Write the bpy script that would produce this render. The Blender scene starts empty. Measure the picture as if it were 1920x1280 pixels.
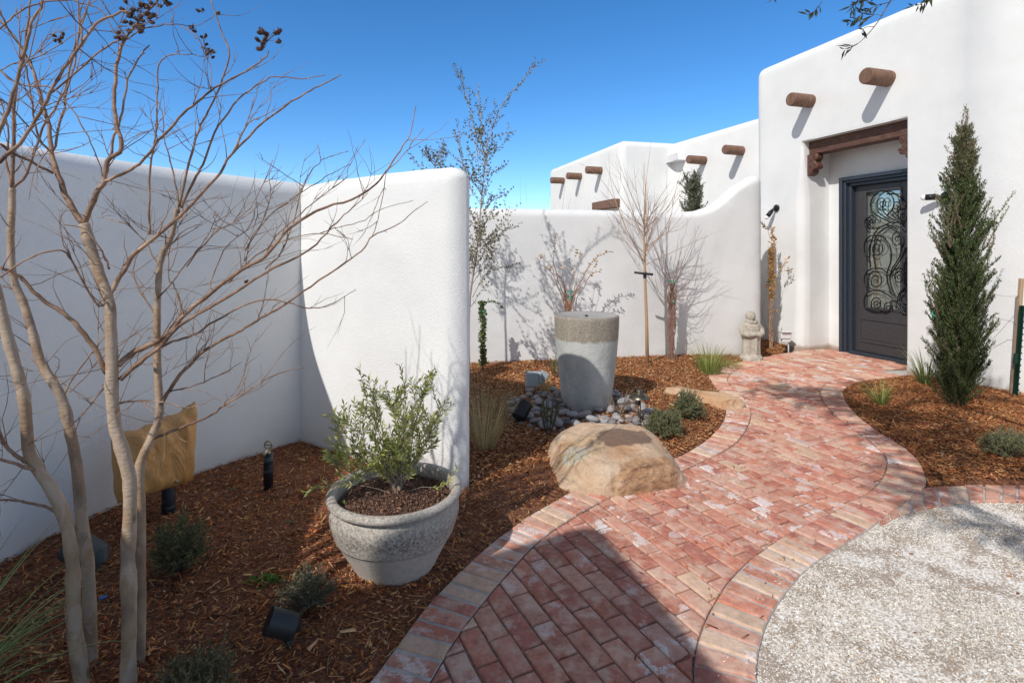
import bpy, math, random
import numpy as np
from mathutils import Vector, noise as mn
random.seed(7); RNG = np.random.default_rng(11)
PI = math.pi
scene = bpy.context.scene
COL = scene.collection
EYE, F, HY = 1.45, 1000.0, 468.0
SHX, SHY, SHZ = .605, .796, .89
SUN = Vector((-SHX, -SHY, SHZ)).normalized()      # towards the sun

def P(px, py, D):                                  # point of the place at distance D in front of the eye
    return Vector(((px-960)/F*D, D, EYE-(py-HY)/F*D))
def G(px, py, z=0.0):
    D = (EYE-z)*F/(py-HY)
    return Vector(((px-960)/F*D, D, z))

# ------------------------------------------------------------------ materials
def newmat(name):
    m = bpy.data.materials.new(name); m.use_nodes = True
    nt = m.node_tree; nt.nodes.clear()
    out = nt.nodes.new('ShaderNodeOutputMaterial'); b = nt.nodes.new('ShaderNodeBsdfPrincipled')
    nt.links.new(b.outputs[0], out.inputs[0])
    return m, nt, b
class N:
    def __init__(s, nt): s.nt = nt; s.tc = None
    def n(s, t, **k):
        x = s.nt.nodes.new(t)
        for a, v in k.items(): setattr(x, a, v)
        return x
    def l(s, a, b): s.nt.links.new(a, b)
    def obj(s):
        if not s.tc: s.tc = s.n('ShaderNodeTexCoord')
        return s.tc.outputs['Object']
    def noise(s, scale, detail=3, rough=.55, vec=None, dist=0):
        x = s.n('ShaderNodeTexNoise'); x.inputs['Scale'].default_value = scale
        x.inputs['Detail'].default_value = detail; x.inputs['Roughness'].default_value = rough
        x.inputs['Distortion'].default_value = dist
        s.l(vec or s.obj(), x.inputs['Vector']); return x.outputs['Fac']
    def voro(s, scale, vec=None, feature='F1', out='Distance'):
        x = s.n('ShaderNodeTexVoronoi', feature=feature); x.inputs['Scale'].default_value = scale
        s.l(vec or s.obj(), x.inputs['Vector']); return x.outputs[out]
    def mapv(s, scale=(1,1,1), rot=(0,0,0), loc=(0,0,0)):
        x = s.n('ShaderNodeMapping'); x.inputs['Scale'].default_value = scale
        x.inputs['Rotation'].default_value = rot; x.inputs['Location'].default_value = loc
        s.l(s.obj(), x.inputs['Vector']); return x.outputs[0]
    def ramp(s, fac, stops):
        x = s.n('ShaderNodeValToRGB'); e = x.color_ramp.elements
        while len(e) < len(stops): e.new(.5)
        for i, (p, c) in enumerate(stops):
            e[i].position = p
            if isinstance(c, (int, float)): c = (c, c, c)
            e[i].color = (*c[:3], 1)
        s.l(fac, x.inputs[0]); return x.outputs[0]
    def mix(s, fac, a, b, mode='MIX'):
        x = s.n('ShaderNodeMixRGB', blend_type=mode)
        for i, v in ((0, fac), (1, a), (2, b)):
            if isinstance(v, (int, float)): x.inputs[i].default_value = v if i == 0 else (v, v, v, 1)
            elif isinstance(v, tuple): x.inputs[i].default_value = (*v[:3], 1)
            else: s.l(v, x.inputs[i])
        return x.outputs[0]
    def math(s, op, a, b=None):
        x = s.n('ShaderNodeMath', operation=op)
        for i, v in ((0, a), (1, b)):
            if v is None: continue
            if isinstance(v, (int, float)): x.inputs[i].default_value = v
            else: s.l(v, x.inputs[i])
        return x.outputs[0]
    def bump(s, h, dist, strength=1.0, prev=None):
        x = s.n('ShaderNodeBump'); x.inputs['Distance'].default_value = dist; x.inputs['Strength'].default_value = strength
        s.l(h, x.inputs['Height'])
        if prev: s.l(prev, x.inputs['Normal'])
        return x.outputs[0]
    def attr(s, name='Col'):
        x = s.n('ShaderNodeAttribute'); x.attribute_name = name; return x.outputs['Color']
    def sep(s, v=None):
        x = s.n('ShaderNodeSeparateXYZ'); s.l(v or s.obj(), x.inputs[0]); return x.outputs
    def spot(s, c, r, nscale=8, namt=.5, sc=(1,1,1)):     # a patch with a ragged edge, 1 inside
        v = s.n('ShaderNodeVectorMath', operation='SUBTRACT'); s.l(s.obj(), v.inputs[0]); v.inputs[1].default_value = c
        w = s.n('ShaderNodeVectorMath', operation='MULTIPLY'); s.l(v.outputs[0], w.inputs[0]); w.inputs[1].default_value = sc
        ln = s.n('ShaderNodeVectorMath', operation='LENGTH'); s.l(w.outputs[0], ln.inputs[0])
        d = s.math('ADD', ln.outputs['Value'], s.math('MULTIPLY', s.math('SUBTRACT', s.noise(nscale, 4), .5), namt))
        return s.ramp(d, [(max(r-.012, 0), 1), (r+.012, 0)])

def simple(name, col, rough=.6, metal=0, var=None, vscale=12, bump=None, spec=.5):
    m, nt, b = newmat(name); k = N(nt)
    if var: k.l(k.ramp(k.noise(vscale, 4), [(.3, col), (.7, var)]), b.inputs['Base Color'])
    else: b.inputs['Base Color'].default_value = (*col, 1)
    b.inputs['Roughness'].default_value = rough; b.inputs['Metallic'].default_value = metal
    b.inputs['Specular IOR Level'].default_value = spec
    if bump: k.l(k.bump(k.noise(bump[0], 4), bump[1]), b.inputs['Normal'])
    return m
def attrmat(name, rough=.6, bump=None, trans=0, mottled=.3, mscale=60, spec=.4):
    m, nt, b = newmat(name); k = N(nt)
    c = k.attr()
    if mottled: c = k.mix(1.0, c, k.ramp(k.noise(mscale, 3), [(.25, 1-mottled), (.75, 1+mottled*.6)]), 'MULTIPLY')
    k.l(c, b.inputs['Base Color']); b.inputs['Roughness'].default_value = rough
    b.inputs['Specular IOR Level'].default_value = spec
    if bump: k.l(k.bump(k.noise(bump[0], 3), bump[1]), b.inputs['Normal'])
    if trans:
        t = k.n('ShaderNodeBsdfTranslucent'); k.l(c, t.inputs[0])
        ms = k.n('ShaderNodeMixShader'); ms.inputs[0].default_value = trans
        k.l(b.outputs[0], ms.inputs[1]); k.l(t.outputs[0], ms.inputs[2])
        k.l(ms.outputs[0], [x for x in nt.nodes if x.type == 'OUTPUT_MATERIAL'][0].inputs[0])
    return m
def stucco(name, fine=110, dist=.0022, col=(.83, .83, .82)):
    m, nt, b = newmat(name); k = N(nt)
    c2 = tuple(x*.90 for x in col)
    c = k.ramp(k.noise(1.3, 5, .6), [(.3, c2), (.62, col)])
    z = k.sep()[2]
    zz = k.math('ADD', z, k.math('MULTIPLY', k.math('SUBTRACT', k.noise(9, 4), .5), .10))
    dirt = k.ramp(zz, [(.03, (.50, .40, .33)), (.085, (.93, .92, .90)), (.2, 1.0)])     # splashed soil at the foot
    c = k.mix(1.0, c, dirt, 'MULTIPLY')
    st = k.ramp(k.noise(30, 4, .7, k.mapv((1, 1, .12))), [(.66, 1.0), (.85, .955)])
    c = k.mix(1.0, c, st, 'MULTIPLY')
    k.l(c, b.inputs['Base Color']); b.inputs['Roughness'].default_value = .9
    b.inputs['Specular IOR Level'].default_value = .2
    nb = k.bump(k.noise(2.2, 2), .02, .5)
    nb = k.bump(k.noise(fine, 4, .65), dist, 1, nb)
    nb = k.bump(k.voro(fine*.7), dist*.5, .7, nb)
    k.l(nb, b.inputs['Normal']); return m

M = {}
M['stucco'] = stucco('white_stucco', 150, .0030)
M['stucco_far'] = stucco('white_stucco_house', 90, .0020, (.77, .775, .77))
def wood(name, col, var, axis='z'):
    m, nt, b = newmat(name); k = N(nt)
    sc = {'x': (3, 40, 40), 'y': (40, 3, 40), 'z': (40, 40, 3)}[axis]
    v = k.mapv(sc)
    g = k.noise(1.0, 5, .65, v, .6)
    c = k.ramp(g, [(.25, tuple(x*.5 for x in col)), (.5, col), (.75, var)])
    k.l(c, b.inputs['Base Color']); b.inputs['Roughness'].default_value = .7
    k.l(k.bump(g, .004), b.inputs['Normal']); return m
M['viga'] = wood('viga_wood', (.18, .095, .062), (.27, .16, .11))
M['beam'] = wood('dark_beam_wood', (.10, .045, .03), (.19, .10, .07), 'y')
M['carved'] = simple('carved_wood', (.085, .035, .025), .55, var=(.13, .06, .04), vscale=20, bump=(60, .004))
M['iron'] = simple('door_iron', (.04, .052, .072), .38, .3, var=(.055, .068, .09), vscale=30)
M['panel'] = simple('door_panel_paint', (.05, .05, .056), .42, .2, var=(.065, .062, .068), vscale=25)
M['scroll'] = simple('scroll_iron', (.012, .013, .016), .35, .5)
M['black'] = simple('black_plastic', (.012, .012, .013), .45, bump=(50, .001))
M['blackmetal'] = simple('black_lamp_metal', (.018, .018, .02), .42, .3)
M['brass'] = simple('aged_brass', (.17, .15, .115), .38, .85, var=(.11, .10, .08), vscale=40)
M['greybox'] = simple('grey_box_plastic', (.36, .42, .46), .45)
M['whitebox'] = simple('white_plastic', (.66, .66, .68), .4)
M['bulb'] = simple('frosted_bulb', (.82, .82, .80), .25)
M['tie'] = simple('green_tie_tape', (.02, .42, .27), .5)
M['rubber'] = simple('rubber_guard', (.03, .03, .032), .6)
M['stake'] = wood('stake_wood', (.42, .29, .18), (.56, .42, .28))
M['tpost'] = simple('dark_green_post', (.008, .04, .03), .45, .2)
M['wire'] = simple('thin_wire', (.25, .25, .24), .5, .7)
M['galv'] = simple('brass_fitting', (.4, .36, .26), .35, .8)
M['blue'] = simple('blue_scrap', (.02, .16, .55), .4)
M['leafy'] = attrmat('leaf', .5, trans=.36, mottled=0)
M['bark_attr'] = attrmat('twig_bark', .75, mottled=.25, mscale=150)
M['chips'] = attrmat('shredded_bark', .75, mottled=.25, mscale=160, spec=.25)
M['grit'] = attrmat('grit', .8, mottled=0)
M['roof'] = simple('roof_felt', (.3, .3, .3), .9)

def mk():
    m, nt, b = newmat('glass_pane'); k = N(nt)
    b.inputs['Base Color'].default_value = (.50, .56, .52, 1); b.inputs['Metallic'].default_value = .75
    b.inputs['Roughness'].default_value = .04; M['glass'] = m
    # ---- crape myrtle bark
    m, nt, b = newmat('smooth_peeling_bark'); k = N(nt)
    c = k.ramp(k.noise(9, 4, .6, k.mapv((1, 1, .6))), [(.3, (.25, .15, .09)), (.5, (.37, .25, .155)), (.72, (.48, .36, .255))])
    ring = k.ramp(k.noise(1, 3, .6, k.mapv((3, 3, 38))), [(.30, .45), (.38, 1.0)])
    c = k.mix(.14, c, ring, 'MULTIPLY')
    peel = k.ramp(k.noise(7, 5, .6, k.mapv((1.6, 1.6, .5), loc=(2, 7, 1)), .8), [(.50, 0), (.54, .5)])
    c = k.mix(peel, c, (.50, .40, .31))
    grey = k.ramp(k.noise(6, 5, .6, k.mapv((1.5, 1.5, .7), loc=(9, 3, 4)), .6), [(.56, 0), (.62, .55)])
    c = k.mix(grey, c, (.20, .15, .115))
    kn = k.ramp(k.voro(13, k.mapv((1, 1, .45))), [(.06, .22), (.15, 1.0)])
    c = k.mix(.9, c, kn, 'MULTIPLY')
    k.l(c, b.inputs['Base Color']); b.inputs['Roughness'].default_value = .7
    k.l(k.bump(k.noise(40, 4, .6, k.mapv((1, 1, 2.5))), .004), b.inputs['Normal']); M['bark'] = m
    m, nt, b = newmat('branch_bark'); k = N(nt)
    c = k.ramp(k.noise(14, 4, .7), [(.3, (.10, .05, .03)), (.5, (.27, .155, .095)), (.75, (.52, .36, .25))])
    k.l(c, b.inputs['Base Color']); b.inputs['Roughness'].default_value = .7; M['branchbark'] = m
    # ---- bricks
    def brick(name, a='Col', dark=False):
        m, nt, b = newmat(name); k = N(nt)
        c = k.attr()
        c = k.mix(1.0, c, k.ramp(k.noise(28, 5, .65), [(.25, .66), (.7, 1.16)]), 'MULTIPLY')
        tan = k.ramp(k.noise(11, 4, .6, k.mapv((1, 1, 1), (0, 0, .4), (3, 1, 0))), [(.48, 0), (.66, .6)])
        c = k.mix(tan, c, (.64, .42, .33))
        sh = k.n('ShaderNodeVectorMath', operation='SCALE'); k.l(k.attr(), sh.inputs[0]); sh.inputs['Scale'].default_value = 9.0
        of = k.n('ShaderNodeVectorMath', operation='ADD'); k.l(k.obj(), of.inputs[0]); k.l(sh.outputs[0], of.inputs[1])
        patch = k.ramp(k.noise(1.1, 3, .5, k.mapv(loc=(5, 1, 0))), [(.40, .45), (.55, 1)])
        ef = k.ramp(k.noise(5.5, 6, .62, of.outputs[0]), [(.578, 0), (.61, .95)])
        ef = k.mix(1.0, ef, patch, 'MULTIPLY')
        t2 = k.ramp(k.noise(9, 5, .65, of.outputs[0]), [(.50, 0), (.62, .55)])
        c = k.mix(t2, c, (.70, .52, .40))
        ef2 = k.ramp(k.noise(15, 5, .7, k.mapv((1, 1, 1), (0, 0, .9), (1.3, 5.2, 0))), [(.66, 0), (.70, .6)])
        e = k.mix(1.0, ef, ef2, 'LIGHTEN')
        e = k.mix(1.0, e, k.ramp(k.noise(130, 3), [(.38, .2), (.5, 1)]), 'MULTIPLY')
        c = k.mix(e, c, (.76, .69, .66))
        pit = k.ramp(k.voro(75), [(.06, .35), (.13, 1)])
        c = k.mix(.6, c, pit, 'MULTIPLY')
        k.l(c, b.inputs['Base Color']); b.inputs['Roughness'].default_value = .88
        b.inputs['Specular IOR Level'].default_value = .25
        nb = k.bump(k.noise(45, 5, .7), .004)
        k.l(k.bump(pit, .002, 1, nb), b.inputs['Normal']); return m
    M['brick'] = brick('paving_brick')
    m, nt, b = newmat('mortar'); k = N(nt)
    k.l(k.ramp(k.noise(20, 4), [(.3, (.40, .38, .355)), (.7, (.58, .55, .51))]), b.inputs['Base Color'])
    b.inputs['Roughness'].default_value = .95; k.l(k.bump(k.noise(150, 3), .003), b.inputs['Normal']); M['mortar'] = m
    m, nt, b = newmat('joint_sand'); k = N(nt)
    k.l(k.ramp(k.noise(60, 4), [(.3, (.14, .085, .065)), (.7, (.32, .20, .15))]), b.inputs['Base Color'])
    b.inputs['Roughness'].default_value = .95; M['sand'] = m
    # ---- mulch base
    m, nt, b = newmat('mulch_base'); k = N(nt)
    n1 = k.noise(55, 5, .7); 
    c = k.ramp(n1, [(.3, (.05, .02, .011)), (.5, (.22, .085, .04)), (.7, (.42, .19, .085))])
    k.l(c, b.inputs['Base Color']); b.inputs['Roughness'].default_value = .95
    k.l(k.bump(n1, .02), b.inputs['Normal']); M['mulch'] = m
    m, nt, b = newmat('dirt'); k = N(nt)
    n1 = k.noise(6, 5, .7)
    k.l(k.ramp(n1, [(.3, (.30, .24, .18)), (.7, (.46, .39, .30))]), b.inputs['Base Color'])
    b.inputs['Roughness'].default_value = 1; M['dirt'] = m
    # ---- gravel base: white crushed stone in tan fines, bare patches
    m, nt, b = newmat('gravel_base'); k = N(nt)
    bare = k.ramp(k.noise(4.5, 6, .72), [(.40, 0), (.53, 1)])
    gr = k.voro(150, out='Color'); gx = k.n('ShaderNodeSeparateColor'); k.l(gr, gx.inputs[0])
    stone = k.ramp(gx.outputs[0], [(0, (.40, .32, .25)), (.3, (.60, .53, .45)), (.6, (.78, .73, .66)), (1, (.90, .87, .82))])
    fines = k.ramp(k.noise(90, 5, .75), [(.35, (.27, .20, .145)), (.65, (.50, .42, .34))])
    pick = k.ramp(k.math('ADD', k.math('MULTIPLY', gx.outputs[1], .62), k.math('MULTIPLY', bare, .55)), [(.55, 0), (.62, 1)])
    k.l(k.mix(pick, fines, stone), b.inputs['Base Color']); b.inputs['Roughness'].default_value = .95
    nb = k.bump(k.voro(150), .0022, -1.0)
    k.l(k.bump(k.noise(7, 3), .01, .6, nb), b.inputs['Normal']); M['gravel'] = m
    # ---- sandstone
    def sandstone(name, stain, lichen, rot):
        m, nt, b = newmat(name); k = N(nt)
        bands = k.noise(3.2, 5, .6, k.mapv((1, 1, 3), rot), .8)
        c = k.ramp(bands, [(.25, (.48, .30, .18)), (.42, (.58, .40, .26)), (.58, (.62, .46, .32)), (.75, (.66, .53, .40))])
        c = k.mix(.8, c, k.ramp(k.noise(30, 8, .8), [(.32, .74), (.5, 1.0), (.7, 1.12)]), 'MULTIPLY')
        pits = k.ramp(k.voro(38), [(.05, .5), (.12, 1)])
        c = k.mix(.35, c, pits, 'MULTIPLY')
        rust = k.ramp(k.noise(2.7, 4, .6, k.mapv(loc=(4, 1, 2))), [(.52, 0), (.68, .6)])
        c = k.mix(rust, c, (.46, .20, .065))
        fr_ = k.spot((.22, -.30, .06), .19, 7, .22, (.75, 1, 1.3)) if lichen else None
        if lichen:
            c = k.mix(k.math('MULTIPLY', fr_, .75), c, (.44, .235, .115))
            c = k.mix(k.math('MULTIPLY', fr_, .8), c, k.ramp(k.noise(16, 6, .7, k.mapv((1, 1, 2.2), (.4, .5, 0))), [(.35, .35), (.55, 1.1)]), 'MULTIPLY')
            lf = k.spot(lichen, .12, 22, .16, (1, 1.1, 1))
            sp = k.ramp(k.noise(48, 4, .75), [(.44, 0), (.53, .9)])
            c = k.mix(k.mix(1.0, lf, sp, 'MULTIPLY'), c, (.62, .62, .52))
            lf2 = k.spot((lichen[0]+.05, lichen[1]+.04, lichen[2]), .16, 16, .2)
            sp2 = k.ramp(k.noise(25, 4, .75, k.mapv(loc=(3, 3, 3))), [(.52, 0), (.62, .6)])
            c = k.mix(k.mix(1.0, lf2, sp2, 'MULTIPLY'), c, (.38, .34, .10))
        if stain: c = k.mix(k.math('MULTIPLY', k.spot(*stain), .85), c, (.15, .09, .065))
        k.l(c, b.inputs['Base Color']); b.inputs['Roughness'].default_value = .85
        nb = k.bump(k.noise(9, 7, .62), .035)
        nb = k.bump(k.noise(55, 6, .75), .009, 1, nb)
        k.l(nb, b.inputs['Normal']); return m
    M['boulder'] = sandstone('sandstone', ((.06, .02, .25), .12, 7, .22, (.7, 1.35, .1)), (-.28, -.12, .2), (.2, .3, .2))
    M['boulder2'] = sandstone('sandstone_small', None, None, (.5, .1, .9))
    # ---- fountain urn
    m, nt, b = newmat('cast_stone_urn'); k = N(nt)
    z = k.sep()[2]
    zz = k.math('ADD', z, k.math('MULTIPLY', k.math('SUBTRACT', k.noise(11, 5, .7), .5), .09))
    up = k.ramp(zz, [(.655, 0), (.675, 1)])
    ag = k.noise(95, 5, .8)
    agc = k.ramp(ag, [(.33, (.07, .06, .05)), (.45, (.27, .235, .185)), (.6, (.40, .355, .29)), (.75, (.55, .50, .42))])
    ver = k.ramp(k.noise(1, 4, .6, k.mapv((26, 26, 1.5))), [(.35, .78), (.6, 1.05)])
    agc = k.mix(.6, agc, ver, 'MULTIPLY')
    low = k.ramp(k.noise(5, 5, .6, k.mapv((1, 1, .6))), [(.3, (.36, .38, .36)), (.6, (.50, .51, .49)), (.8, (.56, .54, .50))])
    low = k.mix(.6, low, k.ramp(k.noise(60, 4), [(.3, .85), (.6, 1.04)]), 'MULTIPLY')
    k.l(k.mix(up, low, agc), b.inputs['Base Color'])
    b.inputs['Roughness'].default_value = .7
    hb = k.mix(up, k.noise(25, 3), ag)
    k.l(k.bump(hb, .006, .8), b.inputs['Normal']); M['urn'] = m
    # ---- olive pot
    m, nt, b = newmat('weathered_clay'); k = N(nt)
    z = k.sep()[2]
    zz = k.math('ADD', z, k.math('MULTIPLY', k.math('SUBTRACT', k.noise(7, 5, .7), .5), .07))
    zone = k.ramp(zz, [(.155, 0), (.175, .55), (.235, 1), (.31, .6), (.325, .5), (.4, .75)])
    dk = k.ramp(k.noise(85, 5, .8), [(.38, (.08, .07, .06)), (.48, (.27, .24, .20)), (.6, (.54, .48, .42))])
    lt = k.ramp(k.noise(6, 5, .6), [(.3, (.42, .38, .33)), (.6, (.58, .525, .465)), (.8, (.64, .58, .51))])
    lt = k.mix(.5, lt, k.ramp(k.noise(50, 4), [(.3, .8), (.6, 1.05)]), 'MULTIPLY')
    pf = k.mix(1.0, zone, k.ramp(k.noise(5, 4), [(.3, .6), (.55, 1)]), 'MULTIPLY')
    k.l(k.mix(pf, lt, dk), b.inputs['Base Color']); b.inputs['Roughness'].default_value = .85
    k.l(k.bump(k.noise(85, 5, .8), .002), b.inputs['Normal']); M['pot'] = m
    m, nt, b = newmat('potting_soil'); k = N(nt)
    n1 = k.noise(70, 5, .7)
    k.l(k.ramp(n1, [(.3, (.05, .025, .018)), (.55, (.22, .12, .085)), (.75, (.36, .22, .16))]), b.inputs['Base Color'])
    b.inputs['Roughness'].default_value = 1; k.l(k.bump(n1, .03), b.inputs['Normal']); M['soil'] = m
    m, nt, b = newmat('statue_stone'); k = N(nt)
    k.l(k.ramp(k.noise(16, 5, .7), [(.3, (.27, .24, .20)), (.6, (.46, .42, .36)), (.8, (.55, .51, .45))]), b.inputs['Base Color'])
    b.inputs['Roughness'].default_value = .9; k.l(k.bump(k.noise(60, 5, .7), .006), b.inputs['Normal']); M['statue'] = m
    m, nt, b = newmat('tan_tarpaulin'); k = N(nt)
    c = k.ramp(k.noise(5, 5, .6), [(.3, (.54, .27, .085)), (.7, (.64, .34, .12))])
    c = k.mix(.5, c, k.ramp(k.noise(14, 5, .75), [(.32, .5), (.45, 1)]), 'MULTIPLY')
    k.l(c, b.inputs['Base Color']); b.inputs['Roughness'].default_value = .55
    k.l(k.bump(k.noise(8, 4, .55, k.mapv((1, 1, .4), (0, .3, 0)), 1.2), .05, .9), b.inputs['Normal']); M['tarp'] = m
    m, nt, b = newmat('river_stone'); k = N(nt)
    oi = k.n('ShaderNodeObjectInfo')
    c = k.ramp(oi.outputs['Random'], [(0, (.15, .145, .15)), (.3, (.22, .20, .20)), (.55, (.33, .28, .265)), (.8, (.30, .31, .32)), (1, (.42, .36, .34))])
    c = k.mix(.6, c, k.ramp(k.noise(22, 4, .7), [(.3, .75), (.65, 1.1)]), 'MULTIPLY')
    k.l(c, b.inputs['Base Color']); b.inputs['Roughness'].default_value = .65; M['pebble'] = m
    m, nt, b = newmat('wrapped_pipe'); k = N(nt)
    band = k.ramp(k.noise(1, 2, .5, k.mapv((4, 4, 26), (.3, .2, 0))), [(.60, 0), (.63, .4)])
    k.l(k.mix(band, (.014, .016, .018), (.14, .19, .22)), b.inputs['Base Color']); b.inputs['Roughness'].default_value = .5; M['pipe'] = m
mk()

# ------------------------------------------------------------------ building blocks
def npmesh(name, verts, polys, col=None, mat=None, parent=None, smooth=False):
    """verts (N,3); polys: list of int arrays (M,k); col (N,3) or None"""
    verts = np.asarray(verts, dtype=np.float32)
    me = bpy.data.meshes.new(name)
    polys = [np.asarray(p, dtype=np.int32) for p in polys if len(p)]
    nl = sum(p.size for p in polys); npo = sum(len(p) for p in polys)
    me.vertices.add(len(verts)); me.vertices.foreach_set('co', verts.ravel())
    me.loops.add(nl); me.polygons.add(npo)
    me.loops.foreach_set('vertex_index', np.concatenate([p.ravel() for p in polys]))
    tot = np.concatenate([np.full(len(p), p.shape[1], dtype=np.int32) for p in polys])
    st = np.concatenate([[0], np.cumsum(tot)[:-1]]).astype(np.int32)
    me.polygons.foreach_set('loop_start', st); me.polygons.foreach_set('loop_total', tot)
    if smooth: me.polygons.foreach_set('use_smooth', np.ones(npo, dtype=bool))
    me.update(calc_edges=True); me.validate()
    if col is not None:
        a = me.color_attributes.new('Col', 'FLOAT_COLOR', 'POINT')
        c = np.ones((len(verts), 4), dtype=np.float32); c[:, :3] = col; a.data.foreach_set('color', c.ravel())
    if mat: me.materials.append(mat)
    o = bpy.data.objects.new(name, me); COL.objects.link(o)
    if parent: o.parent = parent
    return o

class MB:
    def __init__(s): s.v = []; s.f = []; s.c = []
    def add(s, vs, fs, col=None):
        b = len(s.v); s.v.extend([tuple(v) for v in vs]); s.f.extend([tuple(i+b for i in f) for f in fs])
        s.c.extend([col or (.5, .5, .5)]*len(vs))
    def box(s, c, size, axes=None, col=None, bev=0):
        ax = axes or (Vector((1,0,0)), Vector((0,1,0)), Vector((0,0,1))); c = Vector(c)
        h = [x/2 for x in size]
        if not bev:
            vs = [c+ax[0]*i*h[0]+ax[1]*j*h[1]+ax[2]*k*h[2] for i in (-1,1) for j in (-1,1) for k in (-1,1)]
            s.add(vs, [(0,1,3,2),(4,6,7,5),(0,4,5,1),(2,3,7,6),(0,2,6,4),(1,5,7,3)], col); return
        vs = []; idx = {}
        for i in (-1,1):
            for j in (-1,1):
                for k in (-1,1):
                    for a in range(3):
                        q = [i*h[0], j*h[1], k*h[2]]
                        for b2 in range(3):
                            if b2 != a: q[b2] -= math.copysign(bev, q[b2])
                        idx[(i,j,k,a)] = len(vs); vs.append(c+ax[0]*q[0]+ax[1]*q[1]+ax[2]*q[2])
        fs = []
        S = (-1, 1)
        for a in range(3):
            for sg in S:
                o2 = [x for x in range(3) if x != a]
                quad = []
                for (p, q) in ((-1,-1),(1,-1),(1,1),(-1,1)):
                    t = [0]*3; t[a] = sg; t[o2[0]] = p; t[o2[1]] = q; quad.append(idx[(*t, a)])
                fs.append(quad)
        for a in range(3):                       # edges along axis a
            o2 = [x for x in range(3) if x != a]
            for p in S:
                for q in S:
                    t0 = [0]*3; t1 = [0]*3
                    t0[a] = -1; t1[a] = 1
                    for t in (t0, t1): t[o2[0]] = p; t[o2[1]] = q
                    fs.append([idx[(*t0, o2[0])], idx[(*t1, o2[0])], idx[(*t1, o2[1])], idx[(*t0, o2[1])]])
        for i in S:
            for j in S:
                for k in S: fs.append([idx[(i,j,k,0)], idx[(i,j,k,1)], idx[(i,j,k,2)]])
        s.add(vs, fs, col)
    def tube(s, pts, radii, n=6, col=None, cap=True, wob=0):
        pts = [Vector(p) for p in pts]
        if not hasattr(radii, '__len__'): radii = [radii]*len(pts)
        up = None; vs = []; m = len(pts)
        for i in range(m):
            t = (pts[min(i+1, m-1)]-pts[max(i-1, 0)])
            if t.length < 1e-9: t = Vector((0,0,1))
            t.normalize()
            if up is None:
                up = t.orthogonal().normalized()
            up = (up-t*up.dot(t)); 
            if up.length < 1e-6: up = t.orthogonal()
            up.normalize(); w = t.cross(up)
            for k in range(n):
                a = 2*PI*k/n; r = radii[i]*(1+(wob*mn.noise(pts[i]*30+Vector((math.cos(a), math.sin(a), 0))*1.2) if wob else 0))
                vs.append(pts[i]+(up*math.cos(a)+w*math.sin(a))*r)
        fs = [(i*n+k, i*n+(k+1)%n, (i+1)*n+(k+1)%n, (i+1)*n+k) for i in range(m-1) for k in range(n)]
        if cap: fs += [tuple(range(n-1, -1, -1)), tuple(range((m-1)*n, m*n))]
        s.add(vs, fs, col)
    def lathe(s, prof, n=32, c=(0,0,0), col=None, capb=True, capt=False, sx=1, sy=1):
        c = Vector(c); vs = [c+Vector((r*math.cos(2*PI*k/n)*sx, r*math.sin(2*PI*k/n)*sy, z)) for r, z in prof for k in range(n)]
        m = len(prof)
        fs = [(i*n+k, i*n+(k+1)%n, (i+1)*n+(k+1)%n, (i+1)*n+k) for i in range(m-1) for k in range(n)]
        if capb: fs.append(tuple(range(n-1, -1, -1)))
        if capt: fs.append(tuple(range((m-1)*n, m*n)))
        s.add(vs, fs, col)
    def ball(s, c, r, n=12, col=None):
        rx, ry, rz = r if hasattr(r, '__len__') else (r, r, r)
        prof = [(math.sin(PI*i/n), -math.cos(PI*i/n)) for i in range(n+1)]
        vs = []; fs = []
        c = Vector(c); k = n*2
        vs.append(c-Vector((0,0,rz)))
        for (a, b) in prof[1:-1]:
            for j in range(k): vs.append(c+Vector((a*rx*math.cos(2*PI*j/k), a*ry*math.sin(2*PI*j/k), b*rz)))
        vs.append(c+Vector((0,0,rz))); t = len(vs)-1
        for j in range(k): fs.append((0, 1+(j+1)%k, 1+j)); fs.append((t, t-k+j, t-k+(j+1)%k))
        for i in range(n-2):
            for j in range(k): fs.append((1+i*k+j, 1+i*k+(j+1)%k, 1+(i+1)*k+(j+1)%k, 1+(i+1)*k+j))
        s.add(vs, fs, col)
    def build(s, name, mat, parent=None, smooth=False, loc=None, bevel=0, col=False):
        me = bpy.data.meshes.new(name)
        vs = s.v
        if loc is not None: vs = [(v[0]-loc[0], v[1]-loc[1], v[2]-loc[2]) for v in vs]
        me.from_pydata(vs, [], s.f); me.update()
        me.materials.append(mat)
        if smooth:
            for p in me.polygons: p.use_smooth = True
        if col:
            a = me.color_attributes.new('Col', 'FLOAT_COLOR', 'POINT')
            a.data.foreach_set('color', [x for c in s.c for x in (*c, 1)])
        o = bpy.data.objects.new(name, me); COL.objects.link(o)
        if loc is not None: o.location = loc
        if parent: o.parent = parent
        if bevel:
            b = o.modifiers.new('b', 'BEVEL'); b.width = bevel; b.segments = 3; b.limit_method = 'ANGLE'
        return o

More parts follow.
